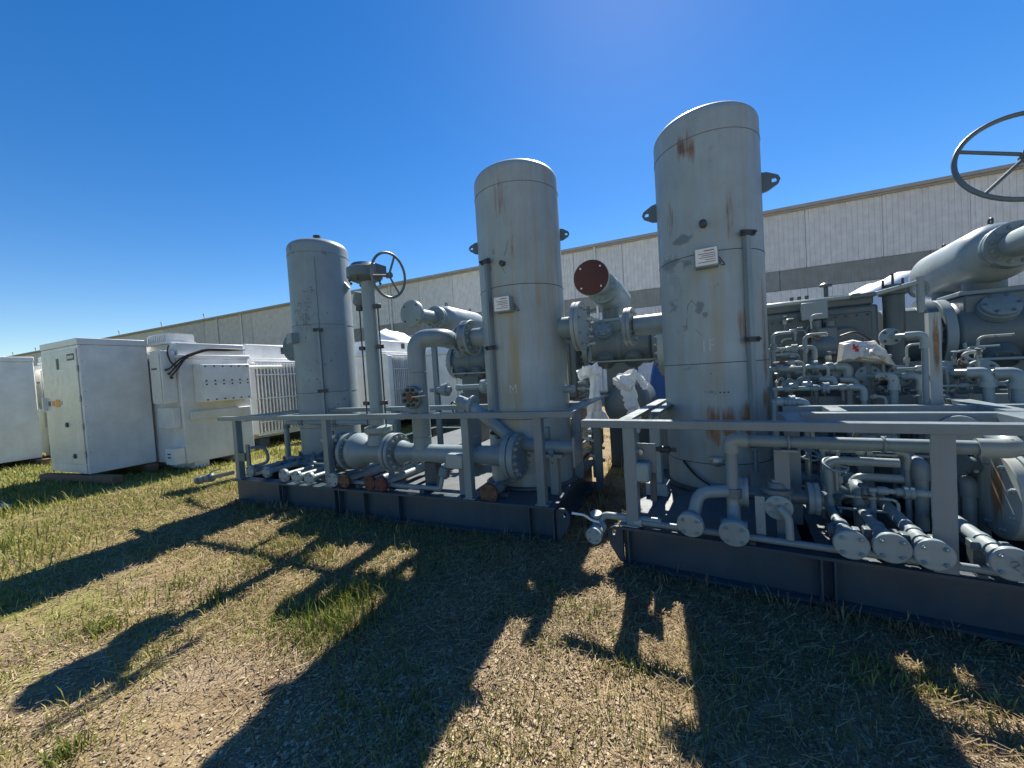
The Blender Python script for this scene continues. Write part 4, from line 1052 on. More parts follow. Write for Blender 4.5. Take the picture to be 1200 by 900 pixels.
# white wrapped stands between the skids
def wrapped_stand(label, fr, pts, rad, seed):
    r_ = random.Random(seed); P = [V(p) for p in pts]; Q = []
    n = 26
    for i in range(n):
        f = i / (n - 1) * (len(P) - 1); k = min(int(f), len(P) - 2); q = P[k].lerp(P[k + 1], f - k); Q.append(q + V((r_.uniform(-.008, .008), r_.uniform(-.008, .008), 0)))
    rr = []
    for i in range(n):
        f = i / (n - 1) * (len(rad) - 1); k = min(int(f), len(rad) - 2); rr.append((rad[k] * (1 - f + k) + rad[k + 1] * (f - k)) * r_.uniform(.9, 1.1))
    mb = MB().tube(Q, rr, 28)
    ph = [r_.uniform(0, 6.28) for _ in range(4)]; out = []
    for idx_, (x, y, z) in enumerate(mb.v):
        i = min(idx_ // 28, n - 1); th = (idx_ % 28) / 28 * 2 * math.pi
        k = 1 + .13 * math.sin(3 * th + ph[0] + 1.6 * math.sin(i * .35)) + .09 * math.sin(7 * th + ph[1] - i * .35) + .05 * math.sin(11 * th + ph[2] + i * .6)
        k *= 1 + .05 * math.sin(i * 1.3 + ph[3] + th)
        q = Q[i]; out.append((q.x + (x - q.x) * k, q.y + (y - q.y) * k, q.z + (z - q.z) * k + .004 * math.sin(5 * th + i)))
    mb.v = out
    return mb
p = A(699, 488, v=1.7); q = A(694, 434, v=1.7)
tt = Thing('wrapped_stand', 'white wrapped pipe stand nearer the middle tank, with a sideways arm', 'pipe stand', (p.x, 1.7, p.z), AF, 'white wrapped stands')
tt.part('wrapping', wrapped_stand('', AF, [(p.x, 1.7, p.z - .05), (p.x - .01, 1.7, p.z + .2), (q.x + .02, 1.7, q.z - .12), (q.x - .01, 1.7, q.z), (q.x - .02, 1.7, q.z + .03)], [.13, .075, .06, .065, .12, .05], 3), M_WRAP)
tt.part('wrapped_arm', wrapped_stand('', AF, [(q.x + .12, 1.7, q.z - .02), (q.x - .05, 1.7, q.z - .01), (q.x - .17, 1.7, q.z - .06)], [.05, .075, .07], 4), M_WRAP)
tt.part('base_plate', MB().box((p.x - .2, 1.55, p.z - .09), (p.x + .2, 1.85, p.z - .055)), M_PALE)
tt.part('stand_leg', MB().bar((p.x, 1.7, 0), (p.x, 1.7, p.z - .09), .09, .09), M_RAIL)
p = A(742, 496, v=1.6); q = A(733, 446, v=1.6)
tt = Thing('wrapped_stand', 'white wrapped pipe stand nearer the tallest tank, flared at its top', 'pipe stand', (p.x, 1.6, p.z), AF, 'white wrapped stands')
tt.part('wrapping', wrapped_stand('', AF, [(p.x + .02, 1.6, p.z - .12), (p.x + .02, 1.6, p.z + .15), (q.x + .04, 1.6, q.z - .16), (q.x, 1.6, q.z), (q.x, 1.6, q.z + .03)], [.05, .08, .075, .09, .14, .06], 5), M_WRAP)
tt.part('wrapped_arm', wrapped_stand('', AF, [(q.x, 1.6, q.z - .03), (q.x + .15, 1.62, q.z + .05), (q.x + .24, 1.62, q.z - .1)], [.05, .04, .04], 6), M_WRAP)
tt.part('stand_leg', MB().bar((p.x + .02, 1.6, 0), (p.x + .02, 1.6, p.z - .1), .08, .08), M_RAIL)

# ------------------------------------------------------------------ RIGHT SKID: base frame and rails
def base_B():
    U = 5.2
    t = Thing('skid_base', 'dark blue grey steel skid base carrying the tallest tank, right of the gap', 'skid', (0, 0, 0), BF, 'steel skid bases')
    t.part('front_beam', ibeam((0, .08, 0), (U, .08, 0), DECK - .008, .16), M_BEAM)
    for uu in (.05, 1.30, 1.37, 2.9, 4.1): t.part('stiffener', stiffener(uu, .004, .07, DECK - .008), M_BEAM)
    t.part('end_beam', ibeam((.08, .163, 0), (.08, 5.0, 0), DECK - .009, .16), M_BEAM)
    t.part('end_beam', ibeam((U - .08, .163, 0), (U - .08, 5.0, 0), DECK - .009, .16), M_BEAM)
    pts = [(-.001, .03, .02), (-.03, .03, .02), (-.10, .03, .13), (-.125, .03, .20), (-.125, .03, .25), (-.105, .03, .29), (-.07, .03, .312), (-.04, .03, .312), (-.001, .03, .30)]
    t.part('lifting_ear', MB().annulus_plate(pts, (0, 1, 0), .03, (-.075, .03, .26), .024), M_BEAM)
    t.part('corner_tab', MB().box((-.02, -.005, DECK + .003), (.13, .09, DECK + .011)), M_PALE)
    t.part('deck_plate', MB().box((.165, .165, DECK - .024), (1.22, 2.4, DECK - .006)), M_DECK)
    t.part('deck_plate', MB().box((1.30, 2.3, DECK - .024), (U - .17, 4.8, DECK - .006)), M_DECK)
    for k in range(9):
        u0 = 1.30 + k * .42
        t.part('deck_bar', MB().box((u0, .165, DECK - .045), (u0 + .16, 2.28, DECK - .02)), M_DECK)
    for vv in (1.1, 2.2, 3.4): t.part('cross_beam', ibeam((.165, vv, 0), (U - .165, vv, 0), DECK - .05, .14), M_BEAM)
    t.part('rear_beam', ibeam((.165, 4.9, 0), (U - .165, 4.9, 0), DECK - .01, .16), M_BEAM)
base_B()
def rails_B():
    t = Thing('pipe_rack', 'grey steel rail frame along the front of the right skid', 'rail frame', (0, 0, DECK), BF, 'steel rail frames')
    zt = 1.205
    t.part('front_rail', MB().box((-.30, .0, zt - .06), (5.2, .012, zt)).box((-.30, .012, zt - .012), (5.2, .10, zt)), M_RAIL, bevel=.002)
    for px, s in ((739, .095), (1106, .105)):
        p = B(px, 560, v=.02); t.part('post', angle_post(p.x, .016, DECK - .006, zt - .014, s), M_RAIL, bevel=.003)
    t.part('post', angle_post(3.6, .016, DECK - .006, zt - .014, .1), M_RAIL)
    # second rail, channel, behind
    t.part('rear_rail', MB().box((1.12, .52, zt - .11), (5.0, .53, zt)).box((1.12, .53, zt - .012), (5.0, .60, zt)), M_RAIL, bevel=.002)
    t.part('rear_rail', MB().box((1.2, 1.0, zt - .09), (5.0, 1.01, zt)).box((1.2, 1.01, zt - .012), (5.0, 1.07, zt)), M_RAIL)
    t.part('rear_rail', MB().box((.0, 1.9, zt - .09), (5.0, 1.91, zt - .002)).box((0, 1.91, zt - .014), (5.0, 1.97, zt - .002)), M_RAIL)
    for u0, v0, v1, w in ((1.15, .103, .50, .1), (1.47, .62, .98, .1), (2.27, .103, .50, .12), (2.36, .62, 1.9, .12), (-.0, .103, 1.88, .1), (.16, .62, 1.5, .08), (3.4, .1, 1.9, .1)):
        t.part('cross_rail', MB().box((u0, v0, zt - .012), (u0 + w, v1, zt + .002)).box((u0, v0, zt - .07), (u0 + .01, v1, zt - .013)), M_RAIL)
    for uu, vv in ((1.22, .55), (1.75, 1.03), (2.42, 1.03), (2.95, .55), (2.75, 1.03), (.05, 1.93), (1.6, 1.93), (3.3, 1.93)):
        t.part('post', angle_post(uu, vv + .02, DECK - .02, zt - .014, .1), M_RAIL)
rails_B()

# ------------------------------------------------------------------ RIGHT SKID: tallest tank
Bc = V((.6445, 1.644, 0)); Br = .505
tb, sb = vessel('pressure_tank', 'tallest looking grey tank with rust stains near its base and two lifting lugs', BF, Bc, Br, 4.02, 4.35, M_TB, seams=(.62, 1.62, 2.70, 3.84), lugs=((88, 3.42), (268, 3.36)))
conduit(tb, Bc, Br, 140, .75, 2.86, .05)
tag_box(tb, Bc, Br, 179, 2.63, .20, .18)
chalk_mark(tb, Bc, Br, 180, 1.74, ((0, 0, 0, .85), (.0, .85, .35, .85), (.0, .45, .3, .45), (-.4, 0, -.4, .85)), .13)
tb.part('pressure_tap', MB().lathe(on_shell(Bc, Br, 181, 2.97), (math.sin(R(181)), math.cos(R(181)), 0), [(0, .035), (.06, .035), (.07, .015)], 10), M_DARK)
for k in range(3):
    tb.part('bolt_hole', MB().lathe(on_shell(Bc, Br, 172 - k * 4, 1.33), (0, -1, 0), [(0, .008), (.004, .008)], 8), M_DARK)
for pts, w in ((((203, 2.14), (201, 2.22), (197, 2.26), (192, 2.20)), .010), (((203, 2.1), (204, 1.98)), .008), (((194, 1.97), (188, 1.9)), .007), (((210, 2.70), (204, 2.66)), .009)):
    scrape(tb, Bc, Br, pts, w, M_RUB)
tb.part('nozzle', MB().cyl((Bc.x - .35, Bc.y + .2, 2.13), (Bc.x - .86, Bc.y + .2, 2.13), .125, 24), M_PAINT)
flange(tb, (Bc.x - .97, Bc.y + .2, 2.13), (-1, 0, 0), .24, .09, M_PALE, 8, .016, groove=.01, both=True)
tb.part('drain_cock', MB().lathe(on_shell(Bc, Br, 177, .66), (0, -1, 0), [(0, .03), (.05, .03), (.055, .045), (.09, .045), (.1, .02)], 10).bar(on_shell(Bc, Br, 172, .70, .08), on_shell(Bc, Br, 186, .69, .08), .012, .02), M_STEEL)
tb.part('drain_hose', MB().tube([on_shell(Bc, Br, 215, .62, .02), on_shell(Bc, Br, 200, .5, .05), on_shell(Bc, Br, 185, .42, .08), on_shell(Bc, Br, 165, .4, .1)], .012, 6, .1), M_CABLE)
tb.part('drop_rod', MB().cyl(on_shell(Bc, Br, 140, .55, .03), on_shell(Bc, Br, 140, .75, .03), .018, 8), M_PAINT)

# post with instrument box on its right, at the left end of the right skid
p = B(751, 545, v=.12)
t = Thing('junction_box', 'grey plate and small square box fixed behind the left front post of the right skid', 'junction box', (p.x, .12, p.z), BF)
t.part('back_plate', MB().box((p.x - .10, .13, p.z - .06), (p.x + .12, .142, p.z + .18)), M_RAIL, bevel=.003)
t.part('box', MB().box((p.x - .12, .02, p.z - .12), (p.x + .08, .128, p.z + .04)), M_PAINT, bevel=.02)
t.part('knob', MB().lathe((p.x - .0, .128, p.z + .11), (0, -1, 0), [(0, .028), (.03, .028), (.034, .015)], 12), M_STEEL)
t.part('lower_bracket', MB().box((p.x + .06, .145, p.z - .3), (p.x + .11, .16, p.z - .06)), M_BEAM)
p = B(771, 545, v=1.0)
t = Thing('support_column', 'grey square column standing behind the left front post, beside the tallest tank', 'column', (p.x, .9, DECK), BF)
t.part('column', MB().bar((p.x, .95, DECK), (p.x, .95, 1.19), .10, .10), M_PALE, bevel=.004)
t.part('clamp', MB().box((p.x - .07, .87, .78), (p.x + .2, .895, .82)).cyl((p.x + .05, .88, .80), (p.x + .14, .88, .80), .035, 10), M_DARK)
t.part('foot', MB().box((p.x - .1, .86, DECK), (p.x + .1, 1.05, DECK + .12)), M_PALE)

# ------------------------------------------------------------------ RIGHT SKID: front piping
def front_B():
    # ball valve with blind cap off the left corner
    c = B(697, 627, v=-.10)
    t = Thing('drain_valve', 'pale capped ball valve with a bent lever sticking out left of the right skid', 'valve', (c.x + .15, .02, c.z), BF)
    t.part('stub', MB().tube([(c.x, -.12, c.z), (c.x, .0, c.z + .02), (c.x + .02, .06, c.z + .12), (c.x + .5, .07, c.z + .12)], .028, 12, .06), M_PALE)
    flange(t, (c.x - .003, -.13, c.z), (-.05, -1, 0), .068, .03, M_PALE, 4, .010, True, pcd=.66)
    t.part('valve_body', MB().lathe((c.x, -.09, c.z + .005), (0, 1, .2), [(0, .04), (.02, .06), (.05, .06), (.07, .045), (.1, .06), (.13, .06), (.14, .03)], 18), M_PAINT)
    t.part('lever', MB().tube([(c.x + .02, -.03, c.z + .085), (c.x - .04, -.05, c.z + .10), (c.x - .09, -.07, c.z + .145), (c.x - .2, -.08, c.z + .15)], .010, 8, .03), M_LABEL)
    t.part('lock_nut', MB().lathe((c.x - .02, .02, c.z + .10), (0, -.2, 1), [(0, .03), (.02, .03), (.03, .05), (.045, .05)], 12), M_PALE)
    # small bore line along the beam
    t = Thing('edge_pipe', 'long slim pipe lying along the front edge of the right skid', 'pipe', (.1, .05, DECK), BF)
    t.part('pipe', MB().cyl((.0, .05, DECK + .035), (4.5, .05, DECK + .035), .024, 10), M_PAINT)
    t.part('coupling', MB().cyl((.1, .05, DECK + .035), (.16, .05, DECK + .035), .04, 8), M_PALE)
    for uu in (.9, 2.0, 3.2): t.part('clip', MB().box((uu, .02, DECK - .006), (uu + .04, .09, DECK + .015)), M_BEAM)
    # flanged elbows in front of the tank
    c = B(809, 615, v=-.06)
    t = pipe_stub('drain_pipe', 'capped elbow pipe with round flange in front of the tallest tank, left one', BF, [(c.x, -.06, c.z), (c.x + .01, .04, c.z + .02), (c.x + .05, .1, c.z + .2), (c.x + .3, .16, c.z + .22)], .045, .092, None, M_PALE, .02, 4, .013, 'capped drain pipes of the right skid', bend=.08)
    flange(t, (c.x, -.022, c.z + .005), (0, -1, 0), .085, .02, M_PAINT, 4, .012)
    c = B(860, 625, v=-.06); e = B(857, 520, v=.16)
    t = pipe_stub('drain_pipe', 'capped valve at the foot of the tall elbow pipe before the tallest tank', BF, [(c.x, -.06, c.z), (c.x, .1, c.z + .03), (c.x, .16, c.z + .14), (c.x, .16, c.z + .22)], .045, .095, None, M_PALE, .02, 4, .013, 'capped drain pipes of the right skid', bend=.08)
    flange(t, (c.x, -.022, c.z + .005), (0, -1, 0), .088, .02, M_PAINT, 4, .012)
    for s in (-1, 1): t.part('valve_ear', MB().box((c.x + s * .03, .03, c.z + .0), (c.x + s * .085, .09, c.z + .05)), M_PAINT, bevel=.008)
    # tall elbow header under the rail
    f = B(1165, 527, v=.16)
    t = Thing('header_pipe', 'long horizontal pipe under the right rail with an elbow dropping to a valve', 'pipe', (c.x, .16, DECK), BF)
    t.part('pipe', MB().tube([(c.x, .16, c.z + .20), (c.x, .16, 1.045), (f.x + .05, .16, 1.045)], .042, 18, .05), M_PAINT)
    for q, ax in (((c.x, .16, 1.045), 'elbow'), ((f.x + .02, .16, 1.045), 'elbow')):
        q = V(q)
        if q.x < 1.2: t.part('elbow', MB().tube([q + V((0, 0, -.09)), q, q + V((.11, 0, 0))], .056, 16, .06), M_PALE)
        else: t.part('elbow', MB().tube([q + V((-.09, 0, 0)), q + V((.06, 0, 0)), q + V((.06, .2, .05))], .056, 16, .06), M_PALE)
    t.part('collar', MB().cyl((c.x, .16, c.z + .19), (c.x, .16, c.z + .26), .062, 16), M_MACH)
    for px in (924, 1035):
        uu = B(px, 522, v=.16).x; t.part('u_bolt', MB().ring((uu, .16, 1.045), (1, 0, 0), .05, .008, 24, 6).box((uu - .05, .10, .985), (uu + .05, .22, .998)), M_PAINT)
    uu = B(916, 550, v=.2).x
    t.part('support_post', MB().bar((uu, .2, DECK), (uu, .2, .985), .09, .06), M_RAIL, bevel=.003)
    t.part('hanger', MB().box((c.x + .48, .15, 1.08), (c.x + .50, .17, 1.14)), M_RAIL)
    t.part('end_flange', MB().lathe((f.x - .02, .50, 1.08), (.2, 1, .1), [(0, .11), (.03, .11), (.035, .11), (.065, .11)], 24), M_PALE)
    # lever valve with flanges right of the tank foot
    c = B(916, 592, v=.12)
    t = Thing('lever_valve', 'flanged valve with a thick curved lever right of the tallest tank foot', 'valve', (c.x, .2, DECK), BF)
    t.part('body', MB().lathe((c.x - .02, .12, c.z), (0, 1, 0), [(0, .075), (.03, .085), (.14, .085), (.17, .05), (.3, .05)], 22), M_PAINT)
    t.part('face_flange', MB().lathe((c.x - .02, .115, c.z - .01), (0, -1, 0), [(0, .085), (.03, .085), (.035, .075)], 24), M_PAINT)
    for an in (30, 100, 160, 220, 320): t.inst('bolt', bolt_mesh(M_PAINT), (c.x - .02 + .058 * math.cos(R(an)), .083, c.z - .01 + .058 * math.sin(R(an))), (0, -1, 0), None, None, .013)
    t.part('stem', MB().cyl((c.x - .02, .2, c.z + .06), (c.x - .02, .2, c.z + .16), .03, 12), M_PAINT)
    t.part('lever', MB().tube([(c.x - .02, .06, c.z + .0), (c.x + .03, .03, c.z - .05), (c.x + .035, .03, c.z - .2)], .025, 10, .04), M_PALE)
    t.part('bonnet', MB().lathe((c.x - .02, .2, c.z + .07), (0, 0, 1), [(0, .1), (.03, .1), (.035, .06), (.07, .05)], 24), M_MACH)
    for s in (-.26, .16):
        t.part('side_flange', MB().lathe((c.x + s, .25, c.z + .03), (1, 0, 0), [(0, .11), (.025, .11), (.03, .105), (.035, .105), (.038, .11), (.065, .11)], 24), M_PAINT)
    t.part('side_pipe', MB().cyl((c.x - .45, .25, c.z + .03), (c.x + .25, .25, c.z + .03), .05, 14), M_MACH)
    t.part('bracket', MB().box((c.x - .16, .08, DECK), (c.x - .10, .11, c.z + .06)), M_PALE, bevel=.003)
    # four capped long pipes
    lab = ['leftmost of four capped pipes reaching over the right skid edge', 'second from left of four capped pipes over the right skid edge', 'capped pipe end just left of the right rail post foot', 'capped pipe right of the right rail post, with scribble on its cap']
    for i, ((x, y), L) in enumerate(zip(((997.5, 640), (1045, 644), (1094.5, 652), (1186, 663)), (.66, .84, 1.3, 1.5))):
        c = B(x, y, v=-.08); zc = c.z + .01
        path = [(c.x, -.08, zc), (c.x, -.08 + L, zc + .005)]
        if i < 2: path += [(c.x, -.06 + L, zc + (.37, .2)[i]), (c.x + .40, -.06 + L, zc + (.37, .2)[i])]
        else: path += [(c.x, L, zc + .15)]
        t = pipe_stub('drain_pipe', lab[i], BF, path, (.032 if i < 2 else .042), .088, M_PALE, M_PALE, .018, 4, .013, 'capped drain pipes of the right skid', bend=.07, supports=((c.x, .22, zc),))
        for vv in (.08, .2):
            t.part('union', MB().lathe((c.x, vv, zc), (0, 1, 0), [(0, .05), (.05, .05), (.055, .04)], 12), M_PAINT)
        for s_ in (-1, 1): t.part('valve_wing', MB().box((c.x + s_ * .045, .1, zc - .02), (c.x + s_ * .085, .17, zc + .03)), M_MACH, bevel=.006)
        if i == 3:
            for (x0, z0, x1, z1) in ((-.02, .02, .0, .03), (0, .03, .012, .015), (.012, .015, -.01, -.005), (-.01, -.005, .01, -.02), (.03, .03, .05, .0), (.05, 0, .03, -.015), (.03, -.015, .045, .02)):
                t.part('scribble', MB().bar((c.x + x0, -.1180, zc + z0), (c.x + x1, -.1180, zc + z1), .006, .002, (0, 1, 0)), M_PRINT)
    # big blind flange at the right edge
    c = B(1168, 580, v=.62)
    t = Thing('suction_vessel', 'large round blind flange with a rust stain at the right picture edge', 'vessel', (c.x + .6, .62, DECK), BF)
    t.part('shell', MB().cyl((c.x + .1, .62, c.z), (c.x + 1.9, .62, c.z), .2, 32), M_PALE)
    M_BF = paint('stained_flange', (0.36, 0.40, 0.40), .5, grime=.6, spots=((-.6, 0.0, c.z - DECK + .0, .10, .26, 1.3),))
    flange(t, (c.x, .62, c.z), (-1, 0, 0), .275, .06, M_BF, 8, .018, True)
    flange(t, (c.x + .07, .62, c.z), (-1, 0, 0), .275, .05, M_PALE, 8, .018)
    for uu in (.5, 1.5): t.part('saddle', MB().box((c.x + uu, .5, DECK - .02), (c.x + uu + .08, .74, c.z - .15)), M_BEAM)
front_B()

# ------------------------------------------------------------------ RIGHT SKID: pipe rack behind the rail
def riser(label, x0, y0, x1, y1, v, r=.045, disc=.1, rusty=False, z_end=DECK, drop=True):
    """wall flange disc at pixel 0, pipe to an elbow at pixel 1, then down"""
    a = B(x0, y0, v=v); b = B(x1, y1, v=v)
    r *= .6
    t = Thing('riser_pipe', label, 'pipe', (b.x, v, z_end), BF, 'elbowed risers behind the right rail')
    zz = b.z
    P = [(a.x, v + .22, zz), (a.x + .03, v + .16, zz), (b.x - .02, v, zz)]
    t.part('pipe', MB().tube(P, r * .85, 14, .04), M_PALE)
    if drop: t.part('riser', MB().cyl((b.x, v, zz - .05), (b.x, v, z_end), r, 16), M_PAINT)
    t.part('elbow', MB().tube([(b.x - .10, v + .045, zz), (b.x - .0, v, zz), (b.x, v, zz - .10)], r * 1.25, 16, .07), M_PATCHY if rusty else M_PALE)
    if drop: t.part('elbow_rim', MB().cyl((b.x, v, zz - .12), (b.x, v, zz - .075), r * 1.45, 16), M_PALE)
    t.part('wall_flange', MB().lathe((a.x, v + .24, zz), (.05, -1, 0), [(0, disc), (.03, disc), (.035, disc - .01)], 28), M_PAINT)
    mb = MB()
    for k in range(4):
        an = math.pi / 4 + k * math.pi / 2; mb.lathe((a.x + disc * .72 * math.cos(an), v + .21, zz + disc * .72 * math.sin(an)), (0, -1, 0), [(0, .012), (.014, .012)], 6)
    t.part('bolt_ring', mb, M_DARK, kind='stuff')
    return t
riser('low elbowed riser right of the tallest tank, nearest to it', 955, 439, 978, 444, 1.55, .036, .09, False, 1.3, False)
riser('elbowed pipe with brown stained fitting below the plastic bag', 986, 437, 1003, 445, 1.6, .036, .09, True, 1.2, False)
riser('riser with a rusty elbow just right of and below the plastic bag', 1025, 433, 1047, 441, 1.5, .05, .1, True)
riser('elbowed riser just left of the tall slim post behind the right rail', 1064, 437, 1078, 441, 1.6, .04, .1)
riser('elbowed riser with a long sunlit pipe below the right compressor cylinder', 1123, 433, 1158, 436, 1.5, .055, .1)
riser('elbowed riser closest to the right picture edge', 1168, 431, 1193, 437, 1.45, .062, .11)
riser('tall slim riser with an elbow at its top in front of the compressor', 1053, 390, 1083, 391, 1.35, .035, .075)
def rack_B():
    p = B(1097, 430, v=1.4)
    t = Thing('rack_post', 'upright steel channel with a brown rust streak beside the tall slim riser', 'post', (p.x, 1.4, DECK), BF)
    M_RP = paint('rusty_post_paint', (0.34, 0.38, 0.38), .6, spots=((.005, 0, 1.32, .03, .36, 1.1),))
    t.part('channel', MB().box((p.x - .036, 1.4, DECK), (p.x + .036, 1.412, 1.93)).box((p.x - .036, 1.412, DECK), (p.x - .026, 1.48, 1.93)).box((p.x + .026, 1.412, DECK), (p.x + .036, 1.48, 1.93)), M_RP)
    # manifold headers behind
    k_ = .62
    specs = [(898, 432, 985, 431, 1.75, .05, 'upper manifold header with threaded joints right of the tallest tank'),
             (905, 452, 1002, 458, 1.45, .035, 'lower sunlit manifold line right of the tallest tank'),
             (898, 411, 946, 407, 1.9, .03, 'slim header with a flange at bag height right of the tallest tank'),
             (905, 470, 935, 472, 1.1, .04, 'short sunlit pipe union beside the tallest tank above the rail'),
             (960, 525, 1050, 532, .75, .03, 'cross pipe with a flange pair below the right rail'),
             (1018, 573, 1085, 580, .55, .03, 'low cross pipe with flange pair left of the right post'),
             (1118, 578, 1160, 582, .9, .028, 'thin cross pipe between the right post and the stained blind flange')]
    for x0, y0, x1, y1, v, r, lab in specs:
        a = B(x0, y0, v=v); b = B(x1, y1, v=v); zz = (a.z + b.z) / 2; r *= k_
        t = Thing('manifold_line', lab, 'pipe', ((a.x + b.x) / 2, v, zz), BF, 'manifold lines of the right skid')
        t.part('pipe', MB().cyl((a.x, v, zz), (b.x, v, zz), r, 14), M_PALE)
        L = b.x - a.x
        for k in range(3):
            uu = a.x + L * (.15 + .33 * k)
            t.part('coupling', MB().lathe((uu, v, zz), (1, 0, 0), [(0, r * 1.3), (.01, r * 1.55), (.05, r * 1.55), (.06, r * 1.3)], 12), random.choice((M_PALE, M_PAINT, M_PALE)))
        t.part('flange_pair', MB().lathe((a.x + L * .62, v, zz), (1, 0, 0), [(0, r * 2.4), (.02, r * 2.4), (.022, r * 2.2), (.03, r * 2.2), (.032, r * 2.4), (.052, r * 2.4)], 20), M_PAINT)
        t.part('elbow', MB().tube([(b.x - .04, v, zz), (b.x + .06, v, zz), (b.x + .06, v, zz - .12)], r * 1.3, 12, .06), M_PALE)
        t.part('drop_leg', MB().cyl((b.x + .06, v, zz - .1), (b.x + .06, v, max(DECK, zz - .7)), r, 12), M_PAINT)
        t.part('drop_leg', MB().cyl((a.x + .02, v, zz), (a.x + .02, v, max(DECK, zz - .7)), r, 12), M_PAINT)
    # low discs facing front
    for x, y, v, lab in ((925, 452, 1.5, 'small flange disc behind the right rail, left of a pair'), (941, 450, 1.55, 'small flange disc behind the right rail, right of a pair'), (1012, 512, .95, 'dark round flange below the right rail, left of a pair'), (1036, 513, .95, 'dark round flange below the right rail, right of a pair')):
        c = B(x, y, v=v); t = Thing('flange_stub', lab, 'flange', (c.x, v, c.z), BF, 'small flange stubs')
        t.part('disc', MB().lathe((c.x, v, c.z), (0, -1, 0), [(0, .07), (.02, .07), (.022, .066)], 22), M_MACH)
        t.part('stub', MB().tube([(c.x, v + .25, c.z), (c.x, v - .06, c.z), (c.x + .06, v - .08, c.z)], .028, 12, .03), M_PALE)
    # sloping deck pipes running to the back
    for k, (x0, y0, x1, y1, lab) in enumerate(((1035, 520, 1062, 545, 'front'), (1000, 500, 1030, 525, 'rear'))):
        pass
    for k, uu in enumerate((1.62, 1.98, 2.25, 2.62, 2.95)):
        words = ['leftmost', 'second', 'middle', 'fourth', 'rightmost'][k]
        zz = (.62, .80, .68, .86, .6)[k]
        t = Thing('deck_pipe', words + ' of five pipes running back across the right deck', 'pipe', (uu, 1.0, DECK), BF, 'deck pipes of the right skid')
        t.part('pipe', MB().tube([(uu, .62 + .1 * k, DECK), (uu, .62 + .1 * k, zz), (uu - .02, 2.2, zz)], .038, 14, .07), M_PALE)
        t.part('union', MB().lathe((uu, .9 + .08 * k, zz), (0, 1, 0), [(0, .055), (.05, .055)], 12), M_PALE)
        t.part('elbow', MB().tube([(uu, .62 + .1 * k, zz - .1), (uu, .62 + .1 * k, zz), (uu, .73 + .1 * k, zz)], .05, 12, .07), M_PAINT)
        t.part('clip', MB().box((uu - .05, 1.5, DECK - .02), (uu + .05, 1.54, zz - .035)), M_BEAM)
    # valves with handwheels low on the deck
    for k, (x, y, v, lab) in enumerate(((980, 575, .6, 'dark round deck valve with rim bolts left of the low cross pipe'), (948, 560, .95, 'tilted chain like valve train on the right deck beside the tank'), (1152, 545, .8, 'small valve against the stained blind flange'))):
        c = B(x, y, v=v); t = Thing('deck_valve', lab, 'valve', (c.x, v, DECK), BF, 'deck valves of the right skid')
        t.part('body', MB().lathe((c.x - .12, v, c.z), (1, .4, -.2), [(0, .08), (.02, .08), (.025, .045), (.09, .065), (.15, .065), (.21, .045), (.215, .08), (.235, .08)], 18), M_MACH)
        t.part('stem', MB().cyl((c.x, v, c.z), (c.x, v, c.z + .2), .016, 8), M_STEEL)
        handwheel(t, (c.x, v, c.z + .2), (.2, -.5, 1), .075, .009, M_PAINT, 3)
        t.part('drop_leg', MB().cyl((c.x, v, c.z - .03), (c.x, v, DECK - .02), .03, 10), M_MACH)
rack_B()

# ------------------------------------------------------------------ RIGHT SKID: compressor
CVB = 3.05
comp_frame('grey compressor crankcase with inspection doors right of the tallest tank', BF, 1.15, 2.22, CVB - .45, CVB + .6, 1.25, 2.30)
t = Thing('distance_piece', 'grey ribbed distance piece with a lifting eye between crankcase and right cylinder', 'compressor', (2.3, CVB - .2, DECK), BF)
t.part('column', MB().lathe((2.36, CVB - .37, 1.45), (0, 0, 1), [(0, .09), (.78, .09), (.79, .12), (.86, .12), (.87, .07), (.9, .07)], 24), M_BLOCK)
t.part('stud_crown', MB().lathe((2.36, CVB - .37, 2.35), (0, 0, 1), [(0, .012), (.12, .012)], 8).lathe((2.28, CVB - .37, 2.31), (0, 0, 1), [(0, .012), (.1, .012)], 8).lathe((2.44, CVB - .37, 2.31), (0, 0, 1), [(0, .012), (.1, .012)], 8), M_DARK)
t.part('housing', MB().lathe((2.32, CVB + .05, 1.79), (1, 0, 0), [(0, .32), (.32, .32), (.34, .40), (.42, .40)], 36), M_MACH)
t.part('side_hatch', MB().box((2.40, CVB - .40, 1.72), (2.62, CVB - .34, 2.05)), M_MACH, bevel=.012)
t.part('lifting_eye', MB().ring((2.58, CVB - .3, 2.28), (.3, -1, 0), .075, .022, 24, 8), M_PAINT)
t.part('foot', MB().box((2.35, CVB - .25, DECK), (2.6, CVB + .25, 1.5)), M_MACH)
comp_cylinder('large grey compressor cylinder with oval covers at the right picture edge', BF, 2.82, 4.05, CVB + .1, 1.77, .35)
bottle('large pale pulsation bottle lying above the right compressor cylinder', BF, 3.23, 2.78, 4.50, 2.59, .30, ((3.22, 2.22), (4.0, 2.22)), 1.5, 'pale', .125, .20, True, 1.75)
t = Thing('shade_plinth', 'long dark plinth added to stand in for shade under the right compressor', 'plinth', (2.6, CVB, DECK), BF)  # added dark block: closes a bright gap, stands in for shade below the cylinder
t.part('block', MB().box((1.05, CVB - .38, DECK), (2.3, CVB + .5, 1.24)).box((2.301, CVB - .30, DECK), (4.6, CVB + .5, 1.30)), M_BEAM, bevel=.01)
for k in range(8): t.part('rib', MB().box((1.2 + k * .42, CVB - .44, DECK), (1.23 + k * .42, CVB - .385, 1.2)), M_BEAM)
comp_cylinder('compressor cylinder mostly hidden behind the tallest tank', BF, -.1, .95, CVB + .1, 1.86, .36)
t = Thing('instrument_line', 'thin sunlit instrument pipe running level above the right crankcase', 'pipe', (1.6, CVB - .5, 2.3), BF)
